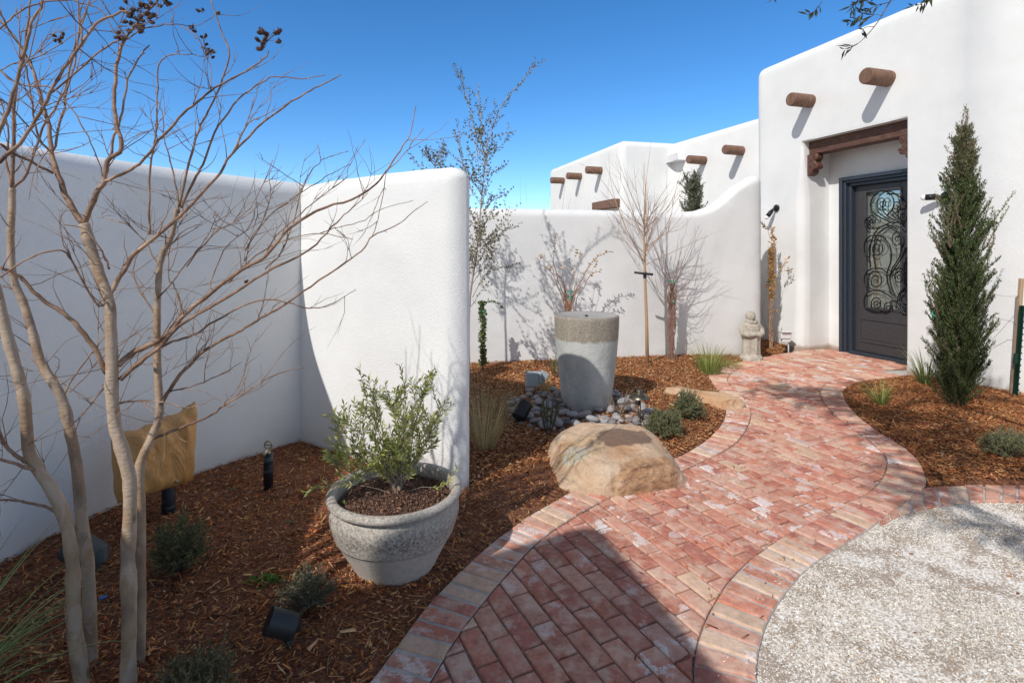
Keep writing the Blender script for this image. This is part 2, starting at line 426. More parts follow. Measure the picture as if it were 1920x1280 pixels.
def cr(pts, k=4):                                   # Catmull-Rom through points (any dimension)
    pts = [tuple(p) for p in pts]; out = []
    for i in range(len(pts)-1):
        p0 = pts[max(i-1, 0)]; p1 = pts[i]; p2 = pts[i+1]; p3 = pts[min(i+2, len(pts)-1)]
        for j in range(k):
            t = j/k
            out.append(tuple(.5*((2*b)+(-a+c)*t+(2*a-5*b+4*c-d)*t*t+(-a+3*b-3*c+d)*t**3) for a, b, c, d in zip(p0, p1, p2, p3)))
    out.append(pts[-1]); return out
def resample(pts, step):
    P2 = [Vector(p) for p in pts]; L = [0]
    for a, b in zip(P2, P2[1:]): L.append(L[-1]+(b-a).length)
    n = max(2, int(round(L[-1]/step))+1); out = []; j = 0
    for i in range(n):
        t = L[-1]*i/(n-1)
        while j < len(L)-2 and L[j+1] < t: j += 1
        u = (t-L[j])/max(L[j+1]-L[j], 1e-9); out.append(P2[j].lerp(P2[j+1], u))
    return out

def tag(o, label=None, cat=None, group=None, kind=None):
    if label: o['label'] = label
    if cat: o['category'] = cat
    if group: o['group'] = group
    if kind: o['kind'] = kind
    return o
def thing(name, loc, label, cat, group=None, rz=0):
    o = bpy.data.objects.new(name, None); COL.objects.link(o); o.location = loc; o.rotation_euler[2] = rz
    return tag(o, label, cat, group)
def rel(root, pts):                                 # world points into a thing's own space (unrotated things)
    l = root.location
    return [Vector(p)-l for p in pts]

def leaves(name, base, d, L, W, col, mat, parent, fold=.25):
    """arrays: base (n,3), direction (n,3), length, width, colour (n,3); one diamond blade folded on its midrib each"""
    base = np.asarray(base, float); d = np.asarray(d, float); n = len(base)
    d /= np.linalg.norm(d, axis=1, keepdims=True)+1e-9
    r = RNG.normal(size=(n, 3)); s = np.cross(d, r); s /= np.linalg.norm(s, axis=1, keepdims=True)+1e-9
    u = np.cross(s, d)
    L = np.asarray(L).reshape(-1, 1)*np.ones((n, 1)); W = np.asarray(W).reshape(-1, 1)*np.ones((n, 1))
    mid = base+d*L*.45
    V = np.stack([base, mid+s*W*.5+u*W*fold, base+d*L, mid-s*W*.5+u*W*fold], 1).reshape(-1, 3)
    i = np.arange(n)[:, None]*4
    T = np.concatenate([i+np.array([[0, 1, 2]]), i+np.array([[0, 2, 3]])])
    C = np.repeat(np.asarray(col), 4, axis=0)
    return npmesh(name, V, [T], C, mat, parent)
def jitcol(cols, n, j=.25):
    c = np.array(cols)[RNG.integers(0, len(cols), n)]
    return np.clip(c*(1+RNG.uniform(-j, j, (n, 1))), 0, 1)

# ------------------------------------------------------------------ plan geometry of the path
def poly_np(pts): return np.array([(p[0], p[1]) for p in pts])
lo_px = [(640,1330),(703,1267),(761,1188),(813,1122),(903,1034),(972,981),(1057,930),(1120,899),(1200,878),(1265,859),(1314,832),(1349,801),(1362,767),(1352,738),(1331,712),(1331,698),(1349,690),(1411,673),(1479,661),(1530,653)]
li_px = [(765,1345),(820,1253),(864,1181),(910,1122),(959,1065),(1005,1017),(1061,978),(1136,935),(1220,905),(1300,872),(1373,834),(1400,801),(1407,770),(1390,740),(1366,719),(1366,705),(1383,693),(1452,678),(1530,663)]
ri_px = [(1305,1345),(1302,1277),(1305,1220),(1327,1157),(1367,1090),(1423,1037),(1493,993),(1567,957),(1630,922),(1658,891),(1663,860),(1641,836),(1606,808),(1562,774),(1541,746),(1539,733),(1551,717),(1582,707),(1624,698),(1700,689)]
ro_px = [(1432,1345),(1418,1277),(1423,1213),(1440,1160),(1467,1117),(1497,1080),(1533,1050),(1580,1020),(1633,987),(1690,945),(1734,911),(1732,884),(1716,856),(1685,832),(1651,812),(1610,781),(1586,753),(1581,736),(1586,726),(1610,716),(1658,709),(1705,703)]
g2o_px = [(1545,1040),(1580,1020),(1633,987),(1697,960),(1773,945),(1847,938),(1920,937),(2000,942),(2150,960)]   # outer gravel edge
def gl(px): return [(p.x, p.y) for p in (G(a, b) for a, b in px)]
def smooth2(px, step=.05): 
    g = [Vector((x, y, 0)) for x, y in cr(gl(px), 6)]
    return resample(g, step)
LO = smooth2(lo_px); LI = smooth2(li_px); RI = smooth2(ri_px); RO = smooth2(ro_px)
def ext(line, y=.75, dx=0):                         # carry the edge on towards the camera's feet
    a = line[0]; return [Vector((a.x+dx, y, 0))]+line
LO = ext(LO, .7, -.12); LI = ext(LI, .7, -.08); RI = ext(RI, .7, -.02); RO = ext(RO, .7, -.03)
DOORSTEP = [Vector((5.2, 7.4, 0)), Vector((4.95, 8.3, 0))]
PATH_OUT = poly_np(LO+[Vector((4.3, 7.9, 0)), Vector((4.75, 8.0, 0)), Vector((5.25, 6.7, 0))]+RO[::-1])
PATH_IN = poly_np(LI+[Vector((4.3, 7.8, 0)), Vector((4.75, 7.9, 0)), Vector((5.2, 6.6, 0)), Vector((4.7, 6.15, 0))]+RI[::-1])
def inside(poly, X, Y):
    r = np.zeros(X.shape, bool); n = len(poly)
    for i in range(n):
        x0, y0 = poly[i]; x1, y1 = poly[(i+1) % n]
        c = ((y0 > Y) != (y1 > Y)) & (X < (x1-x0)*(Y-y0)/((y1-y0) if y1 != y0 else 1e-12)+x0)
        r ^= c
    return r
def dist(poly, X, Y, closed=True):
    d = np.full(X.shape, 1e9); n = len(poly)
    for i in range(n if closed else n-1):
        x0, y0 = poly[i]; x1, y1 = poly[(i+1) % n]; ex, ey = x1-x0, y1-y0
        t = np.clip(((X-x0)*ex+(Y-y0)*ey)/(ex*ex+ey*ey+1e-12), 0, 1)
        d = np.minimum(d, np.hypot(X-x0-t*ex, Y-y0-t*ey))
    return d
def sdist(poly, X, Y):
    d = dist(poly, X, Y); return np.where(inside(poly, X, Y), -d, d)

# gravel court: bounded by path's right edge and the second soldier row
g2 = smooth2(g2o_px)
iy = min(range(len(RO)), key=lambda i: (RO[i]-G(1560,1033)).length)
GRAV = poly_np(RO[:iy]+g2[2:]+[Vector((4.5, 2.84, 0)), Vector((5.6, 2.62, 0)), Vector((6.8, 1.2, 0)), Vector((7.5, -7, 0)), Vector((-1.0, -7, 0)), Vector((-1.0, .45, 0)), Vector((LO[0].x-.0, .5, 0)), Vector((LO[0].x, .62, 0)), Vector((RO[0].x, .62, 0))])  # stretch behind the camera is unseen, added for warm bounce light

# ------------------------------------------------------------------ the ground
def sheet(name, poly, z, mat, kind='structure'):
    mb = MB(); mb.add([(x, y, z) for x, y in poly], [tuple(range(len(poly)))]); o = mb.build(name, mat); tag(o, kind=kind); return o
o = sheet('ground', [(-900, -900), (900, -900), (900, 900), (-900, 900)], -.09, M['dirt'])

def vnoise(X, Y, s, seed=0):
    return np.array([mn.noise(Vector((x*s+seed, y*s-seed, seed*.37))) for x, y in zip(X.ravel(), Y.ravel())]).reshape(X.shape)
def mulch_height(X, Y, rough=True):
    d = sdist(PATH_OUT, X, Y)
    z = np.where(d < 0, -.05, -.012+.07*(1-np.exp(-np.maximum(d, 0)/.35)))
    z = np.where(d < 0, np.maximum(-.05, -.012+d*.6), z)
    z = z+.045*np.clip((Y-4.6)/1.6, 0, 1)*np.clip(d/.5, 0, 1)*(X < 3.2)
    dg = sdist(GRAV, X, Y)
    z = np.where(dg < .21, np.minimum(z, -.02), z)
    return z
def mulch_bed(name, x0, x1, y0, y1, keep, step=.04):
    xs = np.arange(x0, x1, step); ys = np.arange(y0, y1, step); X, Y = np.meshgrid(xs, ys)
    Z = mulch_height(X, Y)+.008*vnoise(X, Y, 6, 3)+.006*vnoise(X, Y, 17, 9)
    ok = keep(X, Y); idx = np.full(X.shape, -1); idx[ok] = np.arange(ok.sum())
    q = np.stack([idx[:-1, :-1], idx[:-1, 1:], idx[1:, 1:], idx[1:, :-1]], -1).reshape(-1, 4)
    q = q[(q >= 0).all(1)]
    o = npmesh(name, np.stack([X[ok], Y[ok], Z[ok]], 1), [q], None, M['mulch'], None, True)
    return tag(o, kind='structure')
split = LO[-1]
def leftside(X, Y):
    # left of the path: compare against the path's centre line
    c = np.interp(Y, [.3, 1.8, 2.3, 2.9, 3.6, 4.3, 5.2, 6.3, 7.6, 9], [.25, .3, .55, 1.05, 1.9, 2.35, 2.55, 2.9, 3.9, 4.6])
    return X < c
mulch_bed('mulch_bed', -3.2, 4.4, .4, 8.9, lambda X, Y: leftside(X, Y) & (sdist(PATH_OUT, X, Y) > -.09))
mulch_bed('mulch_bed', 2.4, 5.6, 2.2, 7.0, lambda X, Y: ~leftside(X, Y) & (sdist(PATH_OUT, X, Y) > -.09) & (sdist(GRAV, X, Y) > .03) & (Y > 2.6))
def grid_in(name, poly, step, zf, mat, x0, x1, y0, y1, grow=.09):
    xs = np.arange(x0, x1, step); ys = np.arange(y0, y1, step); X, Y = np.meshgrid(xs, ys)
    ok = sdist(poly, X, Y) < grow; idx = np.full(X.shape, -1); idx[ok] = np.arange(ok.sum()); Z = zf(X, Y)
    q = np.stack([idx[:-1, :-1], idx[:-1, 1:], idx[1:, 1:], idx[1:, :-1]], -1).reshape(-1, 4); q = q[(q >= 0).all(1)]
    return npmesh(name, np.stack([X[ok], Y[ok], Z[ok]], 1), [q], None, mat, None, True)
def grav_z(X, Y): return -.010+.004*np.sin(X*5+Y*3)+.003*np.sin(X*11-Y*9)
o = grid_in('gravel_court', GRAV, .06, grav_z, M['gravel'], -1.2, 7.6, -7.1, 3.5); tag(o, kind='structure')

W0 = Vector((4.625, 6.25)); WD = Vector((-.305, .952)); WN = Vector((.952, .305))     # along the facade, into the house
def H(s, d, z): return Vector((W0.x+WD.x*s+WN.x*d, W0.y+WD.y*s+WN.y*d, z))
# ------------------------------------------------------------------ brick path
def clip(poly, p, nrm):                              # keep the side where (q-p).nrm <= 0
    out = []; n = len(poly)
    for i in range(n):
        a, b = poly[i], poly[(i+1) % n]; da = (a[0]-p[0])*nrm[0]+(a[1]-p[1])*nrm[1]; db = (b[0]-p[0])*nrm[0]+(b[1]-p[1])*nrm[1]
        if da <= 0: out.append(a)
        if (da < 0 < db) or (db < 0 < da):
            t = da/(da-db); out.append((a[0]+(b[0]-a[0])*t, a[1]+(b[1]-a[1])*t))
    return out
REDS = [(.55, .22, .15), (.59, .26, .18), (.50, .19, .135), (.61, .31, .22), (.55, .245, .175), (.46, .175, .13), (.56, .225, .15), (.60, .32, .24)]
TANS = [(.66, .45, .31), (.62, .39, .27), (.67, .48, .35)]
def bcol(ptan=.08, pw=.012):
    r = random.random()
    c = random.choice(TANS) if r < ptan else ((.62, .47, .42) if r < ptan+pw else random.choice(REDS))
    k = random.uniform(.86, 1.12); return tuple(x*k for x in c)
def prism(mb, poly, zt, zb, col, inset=.006, drop=.006, gap=.0048):
    if len(poly) < 3: return
    a = sum(poly[i][0]*poly[(i+1) % len(poly)][1]-poly[(i+1) % len(poly)][0]*poly[i][1] for i in range(len(poly)))/2
    if abs(a) < .0007: return
    if a < 0: poly = poly[::-1]
    q = [poly[0]]
    for p in poly[1:]:
        if math.hypot(p[0]-q[-1][0], p[1]-q[-1][1]) > .003: q.append(p)
    if math.hypot(q[0][0]-q[-1][0], q[0][1]-q[-1][1]) < .003: q.pop()
    if len(q) < 3: return
    def inner(q, d):
        out = []; n = len(q)
        for i in range(n):
            a, b, c = Vector(q[i-1]), Vector(q[i]), Vector(q[(i+1) % n])
            e1 = (b-a).normalized(); e2 = (c-b).normalized()
            n1 = Vector((-e1.y, e1.x)); n2 = Vector((-e2.y, e2.x)); m = n1+n2
            k = 1+n1.dot(n2)
            out.append(tuple(b+(m/max(k, .35))*d))
        return out
    # wobble the outline a little: split edges
    r = []
    n = len(q)
    for i in range(n):
        a, b = q[i], q[(i+1) % n]; L = math.hypot(b[0]-a[0], b[1]-a[1]); r.append(a)
        k = int(L/.05)
        for j in range(1, k):
            t = j/k; w = random.uniform(-.0030, .0022)
            r.append((a[0]+(b[0]-a[0])*t-(b[1]-a[1])/L*w, a[1]+(b[1]-a[1])*t+(b[0]-a[0])/L*w))
    q = inner(r, gap); s = inner(q, inset*.45); t = inner(q, inset*1.3); n = len(q)
    tx, ty = random.uniform(-.02, .02), random.uniform(-.02, .02); c0 = q[0]
    tz = random.uniform(-.002, .0025)
    Z = lambda p, z: z+tz+(p[0]-c0[0])*tx*.6+(p[1]-c0[1])*ty*.6
    vs = [(p[0], p[1], zb) for p in q]+[(p[0], p[1], Z(p, zt-drop)) for p in q]+[(p[0], p[1], Z(p, zt-drop*.25)) for p in s]+[(p[0], p[1], Z(p, zt)) for p in t]
    fs = [(k*n+i, k*n+(i+1) % n, (k+1)*n+(i+1) % n, (k+1)*n+i) for k in range(3) for i in range(n)]+[tuple(range(3*n, 4*n))]
    mb.add(vs, fs, col)
LIs = poly_np(LI+[Vector((4.32, 7.95, 0))]); RIs = poly_np(RI+[Vector((4.75, 6.1, 0))])
def near(seg, x, y):
    best = (1e9, None, None)
    d = np.hypot(seg[:, 0]-x, seg[:, 1]-y); i = int(np.argmin(d))
    for j in (i-1, i):
        if j < 0 or j+1 >= len(seg): continue
        a = seg[j]; b = seg[j+1]; e = b-a; t = float(np.clip(((x-a[0])*e[0]+(y-a[1])*e[1])/(e@e), 0, 1)); p = a+t*e
        dd = math.hypot(x-p[0], y-p[1])
        if dd < best[0]: best = (dd, p, e/np.hypot(*e))
    return best
field = MB()
u = Vector((.44, -.90)).normalized(); v = Vector((.90, .44)).normalized()
org = G(1124, 1205)
LP, WP = .190, .0905
for r in range(-45, 75):
    for c in range(-60, 40):
        off = (.5 if r % 2 else 0)
        a0 = Vector((org.x, org.y))+u*((c+off)*LP)+v*(r*WP)
        ctr = a0+u*LP/2+v*WP/2
        if not (.7 < ctr.y < 8.2 and -.8 < ctr.x < 5.4): continue
        X = np.array([ctr.x]); Y = np.array([ctr.y])
        ins = inside(PATH_IN, X, Y)[0]
        dl, pl, el = near(LIs, ctr.x, ctr.y); dr, pr, er = near(RIs, ctr.x, ctr.y)
        if not ins and min(dl, dr) > .11: continue
        if ctr.y > 6 and (Vector((ctr.x, ctr.y))-Vector((4.625, 6.25))).dot(Vector((.952, .305))) > .48: continue
        poly = [tuple(a0), tuple(a0+u*LP), tuple(a0+u*LP+v*WP), tuple(a0+v*WP)]
        if dl < .12: poly = clip(poly, pl, (-el[1], el[0]))      # travelling away from camera: outside is on the left
        if len(poly) > 2 and dr < .12: poly = clip(poly, pr, (er[1], -er[0]))
        far = max(0, min(1, (ctr.y-3.5)/3))
        if len(poly) > 2: prism(field, poly, .0, -.05, bcol(.06+.06*far, .008+.06*far))
# soldier borders
def soldiers(mb, A, B, zt=.004, pitch=.098, mortar=.012, ptan=.30):
    # A outer line, B inner line; walk both by normalised length of A with nearest points on B
    A = resample(A, .0212); i = 0; step = 4; Bn = poly_np(B)
    prev = None
    k = 0; L = 0
    cuts = []
    for i in range(0, len(A)-1, 4):
        t = (A[min(i+2, len(A)-1)]-A[max(i-2, 0)]).normalized()
        a = A[i]; d, p, e = near(Bn, a.x, a.y)
        if p is None: continue
        cuts.append((Vector((a.x, a.y)), Vector((float(p[0]), float(p[1])))))
    for (a0, b0), (a1, b1) in zip(cuts, cuts[1:]):
        if (a1-a0).length < .02: continue
        m = mortar/2
        ea = (a1-a0).normalized(); eb = (b1-b0)
        lb = eb.length; eb = eb.normalized() if lb > 1e-6 else ea
        mb_ = min(m, lb*.2)
        poly = [tuple(a0+ea*m), tuple(a1-ea*m), tuple(b1-eb*mb_), tuple(b0+eb*mb_)]
        prism(mb, poly, zt+random.uniform(-.002, .002), -.05, bcol(ptan, .03), inset=.006, drop=.006, gap=.0015)
border = MB()
soldiers(border, LO, [Vector((x.x, x.y, 0)) for x in LI])
soldiers(border, RO, [Vector((x.x, x.y, 0)) for x in RI])
# second row beside the gravel
rA = [(1648,976),(1690,946),(1730,915),(1790,910),(1850,909),(1920,910),(2000,913),(2120,925)]
rB = [(1650,984),(1697,962),(1740,951),(1800,943),(1850,939),(1920,938),(2000,943),(2120,962)]
rowA = [Vector((x, y, 0)) for x, y in cr(gl(rA)+[(4.6, 3.07), (5.6, 2.85)], 12)]; rowB = [Vector((x, y, 0)) for x, y in cr(gl(rB)+[(4.5, 2.85), (5.55, 2.64)], 12)]
acc = 0; last = 0; cuts = [0]
for i in range(1, len(rowA)):
    acc += (rowB[i]-rowB[i-1]).length
    if acc > .095: cuts.append(i); acc = 0
for i0, i1 in zip(cuts, cuts[1:]):
    a0, a1, b0, b1 = (Vector((q.x, q.y)) for q in (rowA[i0], rowA[i1], rowB[i0], rowB[i1]))
    prism(border, [tuple(a0.lerp(a1, .05)), tuple(a0.lerp(a1, .95)), tuple(b0.lerp(b1, .95)), tuple(b0.lerp(b1, .05))], .003+random.uniform(-.002, .002), -.05, bcol(.25, .04), inset=.006, drop=.006, gap=.0015)
# mortar bed under the soldiers, sand bed under the field
def strip(name, A, B, z, mat, kind='structure'):
    A = resample(A, .06); mb = MB(); Bn = poly_np(B); vs = []
    for a in A:
        d, p, e = near(Bn, a.x, a.y); vs += [(a.x, a.y), (float(p[0]), float(p[1]))]
    n = len(A)
    V3 = [(x, y, z) for x, y in vs]+[(x, y, -.08) for x, y in vs]
    o_ = 2*n
    fs = [(2*i, 2*i+1, 2*i+3, 2*i+2) for i in range(n-1)]
    fs += [(2*i, 2*i+2, 2*i+2+o_, 2*i+o_) for i in range(n-1)]
    mb.add(V3, fs); o = mb.build(name, mat); tag(o, kind=kind); return o
strip('path_mortar', LO, LI, -.003, M['mortar']); strip('path_mortar', RO, RI, -.003, M['mortar']); mbm = MB(); mbm.add([(p.x, p.y, -.005) for p in rowA]+[(p.x, p.y, -.005) for p in rowB], [(i, i+1, len(rowA)+i+1, len(rowA)+i) for i in range(len(rowA)-1)]); tag(mbm.build('path_mortar', M['mortar']), kind='structure')
o = grid_in('path_sand', PATH_IN, .05, lambda X, Y: -.009+.002*np.sin(X*31)*np.sin(Y*27), M['sand'], -.8, 5.3, .7, 8.1, .06); tag(o, kind='structure')
mbm = MB(); mbm.add([H(-.35, -.35, -.011), H(-.35, .62, -.011), H(.6, .62, -.011), H(.6, -.35, -.011)], [(0, 1, 2, 3)]); tag(mbm.build('path_mortar', M['mortar']), kind='structure')
o = field.build('brick_path', M['brick'], col=True); tag(o, kind='structure')
o = border.build('brick_path_border', M['brick'], col=True); tag(o, kind='structure')

# ------------------------------------------------------------------ mulch chips
def chips(name, n, sampler, zf, mat, lens, wids, cols, tilt=.25, lift=.004, ratio=.35):
    X, Y = sampler(n); n = len(X); Z = zf(X, Y)+lift*RNG.uniform(.1, 1.6, n)
    a = RNG.uniform(0, 2*PI, n); tl = RNG.normal(0, tilt, n)
    d = np.stack([np.cos(a)*np.cos(tl), np.sin(a)*np.cos(tl), np.sin(tl)], 1)
    s = np.stack([-np.sin(a), np.cos(a), RNG.normal(0, .3, n)], 1); s /= np.linalg.norm(s, axis=1, keepdims=True)
    up = np.cross(d, s)
    L = np.exp(RNG.normal(math.log(lens[0]), lens[1], n))[:, None]; W = np.exp(RNG.normal(math.log(wids[0]), wids[1], n))[:, None]; T = W*ratio
    c = np.stack([X, Y, Z], 1); w1 = RNG.uniform(.3, 1, (n, 1)); w2 = RNG.uniform(.2, 1, (n, 1))
    V = np.stack([c-d*L*.5+s*W*.5*w1+up*T*.5, c-d*L*.45-s*W*.5*w1+up*T*.5, c+d*L*.5-s*W*.5*w2+up*T*.4, c+d*L*.42+s*W*.5*w2+up*T*.5,
                  c-d*L*.42-up*T*.5, c+d*L*.42-up*T*.5], 1).reshape(-1, 3)
    i = np.arange(n)[:, None]*6
    Q = np.concatenate([i+np.array([[0, 1, 2, 3]]), i+np.array([[1, 4, 5, 2]]), i+np.array([[4, 0, 3, 5]])])
    T3 = np.concatenate([i+np.array([[0, 4, 1]]), i+np.array([[2, 5, 3]])])
    C = np.repeat(jitcol(cols, n, .35), 6, axis=0)
    o = npmesh(name, V, [Q, T3], C, mat); return o
MCOL = [(.44, .145, .052), (.54, .19, .068), (.66, .29, .105), (.26, .078, .032), (.76, .42, .18), (.13, .045, .02), (.60, .23, .078), (.70, .42, .22), (.47, .15, .052), (.70, .36, .14)]
def samp(x0, x1, y0, y1, keep, p=1.5):
    def f(n):
        m = n*4
        X = RNG.uniform(x0, x1, m); Y = RNG.uniform(y0, y1, m)
        w = (np.maximum(Y, 1.2)/1.2)**(-p); ok = (RNG.uniform(0, 1, m) < w) & (np.abs(X) < Y*1.05+.25)
        X, Y = X[ok], Y[ok]; ok = keep(X, Y); return X[ok][:n], Y[ok][:n]
    return f
keepL = lambda X, Y: leftside(X, Y) & (sdist(PATH_OUT, X, Y) > .004)
keepR = lambda X, Y: ~leftside(X, Y) & (sdist(PATH_OUT, X, Y) > .004) & (sdist(GRAV, X, Y) > .17) & (Y > 2.8)
o = chips('mulch_chips', 110000, samp(-2.7, 4.3, 1.3, 8.3, keepL, 1.35), mulch_height, M['chips'], (.025, .5), (.0056, .45), MCOL, .28, .010)
tag(o, 'red brown shredded bark mulch covering the beds left of the path', 'mulch', kind='stuff')
MCOL_SUNLIT = [(.72, .36, .15), (.78, .44, .21), (.66, .29, .11), (.56, .21, .075), (.40, .14, .055), (.84, .54, .30), (.20, .07, .03)]  # bark tones lightened to paint sunlight onto the open beds
o = chips('mulch_chips', 60000, samp(-.5, 4.3, 3.0, 8.3, lambda X, Y: keepL(X, Y) & (Y > 3.35+.25*np.sin(X*4)), .3), mulch_height, M['chips'], (.026, .5), (.0075, .45), MCOL_SUNLIT, .2, .014)
tag(o, 'orange bark chips lightened as sunlit around the fountain and along the courtyard wall', 'mulch', kind='stuff')
o = chips('mulch_chips', 40000, samp(2.4, 5.4, 2.8, 6.8, keepR, .6), mulch_height, M['chips'], (.027, .5), (.0068, .45), MCOL+MCOL_SUNLIT[:5], .25, .011)  # mixes in the tones lightened for sunlight
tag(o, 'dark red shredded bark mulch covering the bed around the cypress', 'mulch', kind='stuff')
GC = [(.84, .81, .76), (.76, .71, .64), (.66, .59, .50), (.88, .86, .82), (.48, .40, .32), (.80, .75, .67)]
keepG = lambda X, Y: (sdist(GRAV, X, Y) < -.005)
def keepG2(X, Y):
    m = keepG(X, Y); idx = np.where(m)[0]
    nz = np.array([mn.noise(Vector((X[i]*2.6, Y[i]*2.6, 3)))+.5*mn.noise(Vector((X[i]*7, Y[i]*7, 8))) for i in idx])
    out = m.copy(); out[idx] = RNG.uniform(-.30, .22, len(idx)) < nz; return out
o = chips('gravel_stones', 95000, samp(.5, 4.8, .9, 3.35, keepG2, .9), grav_z, M['grit'], (.0058, .42), (.0045, .35), GC, .4, .0025, .75)
tag(o, 'crushed white gravel scattered over the pale sandy court', 'gravel', kind='stuff')
# a few stray leaves and bits of bark on the gravel and the path
o = chips('bark_litter', 700, samp(-.6, 4.3, 1.2, 7.5, lambda X, Y: (sdist(PATH_OUT, X, Y) < 0) & (sdist(PATH_OUT, X, Y) > -.13*RNG.uniform(0, 1, X.shape)**2.5) & (sdist(GRAV, X, Y) > .12), .8), lambda X, Y: .008+0*X, M['chips'], (.016, .4), (.004, .4), MCOL, .1, .001)
tag(o, 'small bark crumbs spilled from the beds onto the path edging', 'litter', kind='stuff')
o = chips('stray_gravel', 900, samp(.5, 4, 1.2, 3.6, lambda X, Y: (sdist(GRAV, X, Y) < .16*RNG.uniform(0, 1, X.shape)**2) & (sdist(GRAV, X, Y) > 0), .6), lambda X, Y: .006+0*X, M['grit'], (.006, .35), (.0045, .3), GC, .4, .001, .7)
tag(o, 'stray white grit kicked onto the brick edging', 'gravel', kind='stuff')
o = chips('bark_litter', 420, samp(.3, 4, 1.2, 5.5, lambda X, Y: (sdist(PATH_OUT, X, Y) < .1) | (sdist(GRAV, X, Y) < -.03), .6), lambda X, Y: -.012+0*X+.02*(sdist(PATH_OUT, X, Y) < 0), M['chips'], (.018, .4), (.006, .3), MCOL[:5], .1, .001)
tag(o, 'loose bits of bark littering the bricks and gravel', 'litter', kind='stuff')

# ------------------------------------------------------------------ garden walls
def sweep_wall(name, pts, hts, T, rt, end0, end1, mat, re=.11, nz=22, cap_under=-.09, batter=.0, loc=None, parent=None):
    """pts: plan polyline of the FRONT face (right-hand... offset side given by T sign), heights per point"""
    P4 = resample([Vector((p[0], p[1], h)) for p, h in zip(pts, hts)], .06)
    # refine near rounded ends
    st = []
    L = [0]
    for a, b in zip(P4, P4[1:]): L.append(L[-1]+Vector((b.x-a.x, b.y-a.y)).length)
    tot = L[-1]
    ss = sorted(set([round(x, 4) for x in L]+([round(re*(1-math.cos(PI/2*j/8)), 4) for j in range(9)] if end0 else [])+([round(tot-re*(1-math.cos(PI/2*j/8)), 4) for j in range(9)] if end1 else [])))
    def at(s):
        j = 0
        while j < len(L)-2 and L[j+1] < s: j += 1
        u_ = (s-L[j])/max(L[j+1]-L[j], 1e-9); return P4[j].lerp(P4[j+1], u_)
    vs = []; nprof = None
    for s in ss:
        p = at(s); q = at(min(s+.06, tot)); q0 = at(max(s-.06, 0)); t = Vector((q.x-q0.x, q.y-q0.y)).normalized(); nr = Vector((t.y, -t.x))
        e = 0
        k = 1.0
        if end0 and s < re: k = math.sqrt(max(0, 1-((re-s)/re)**2))
        if end1 and tot-s < re: k = math.sqrt(max(0, 1-((re-(tot-s))/re)**2))
        w = abs(T)/2-re+re*k if k < 1 else abs(T)/2
        w = max(w, .0005)
        H = p.z-(rt*.8)*(1-k)
        r = min(rt, w*.98)
        prof = []
        zs = [cap_under+(H-r-cap_under)*j/nz for j in range(nz+1)]
        for z in zs: prof.append((-w-batter*max(0, (H-z)), z))
        for j in range(1, 8): a = PI/2*j/8; prof.append((-w+r-r*math.cos(a), H-r+r*math.sin(a)))
        for j in range(0, 5): prof.append((-w+r+(2*w-2*r)*j/4, H))
        for j in range(1, 8): a = PI/2*j/8; prof.append((w-r+r*math.sin(a), H-r+r*math.cos(a)))
        for z in zs[::-1]: prof.append((w+batter*max(0, (H-z)), z))
        nprof = len(prof)
        c = Vector((p.x, p.y))-nr*(T/2)
        for (x, z) in prof:
            q_ = Vector((c.x+nr.x*x, c.y+nr.y*x, z))
            d = .008*mn.noise(q_*1.7)+.004*mn.noise(q_*5)
            q_.x += nr.x*d; q_.y += nr.y*d
            if z > H-r: q_.z += .010*mn.noise(Vector((s*2.1, 3.3, 1)))+.004*mn.noise(Vector((s*7, 1, 1)))
            vs.append(q_)
    m = len(ss); n = nprof
    fs = [(i*n+k, (i+1)*n+k, (i+1)*n+k+1, i*n+k+1) for i in range(m-1) for k in range(n-1)]
    fs += [tuple(range(n)), tuple(range(m*n-1, (m-1)*n-1, -1))]
    mb = MB(); mb.add(vs, fs)
    return mb.build(name, mat, parent, smooth=True)
# left wall, curved in plan; T positive = body lies on the left of travel's right normal
lw = cr([(-2.12, .35), (-2.27, 1.1), (-2.31, 1.8), (-2.262, 2.356), (-2.162, 2.849), (-1.894, 3.40), (-1.535, 3.90), (-1.2, 4.4)], 6)
o = sweep_wall('garden_wall', lw, [1.945]*len(lw), .26, .10, False, False, M['stucco'])
tag(o, 'long curved white stucco wall in shade behind the bare tree', 'garden wall')
# wing wall: front face from the corner out to its rounded end
wc = Vector((-1.56, 3.90)); we = Vector((-.427, 3.13))
wd = (we-wc).normalized()
wp = [wc-wd*.05+wd*t for t in np.linspace(0, (we-wc).length+.175, 24)]
wh = [1.932+.012*math.sin(i/23*PI*.8) for i in range(24)]; wh[0:4] = [1.925, 1.926, 1.928, 1.93]
o = sweep_wall('wing_wall', wp, wh, .20, .09, False, True, M['stucco'], re=.115)
tag(o, 'sunlit white stucco wing wall with a rounded free end beside the potted olive', 'garden wall')
bw = cr([(-3.2, 5.9), (-1.5, 6.15), (-.13, 6.38), (1.2, 6.62), (2.3, 6.93), (2.85, 7.09), (3.15, 7.18), (3.34, 7.25), (3.425, 7.36), (3.50, 7.8), (3.85, 8.7)], 6)
def bwh(x):
    return float(np.interp(x, [2.25, 2.45, 2.69, 2.86, 3.03, 3.2, 3.412, 3.425, 3.47, 4], [1.945, 1.96, 2.04, 2.16, 2.30, 2.40, 2.47, 2.44, 1.97, 1.93]))  # unseen return dropped past the peak so the door glass reflects sky
o = sweep_wall('courtyard_wall', bw, [bwh(p[0]) for p in bw], .24, .10, False, False, M['stucco_far'])
tag(o, 'low white courtyard wall behind the fountain, sweeping up to meet the house', 'garden wall')

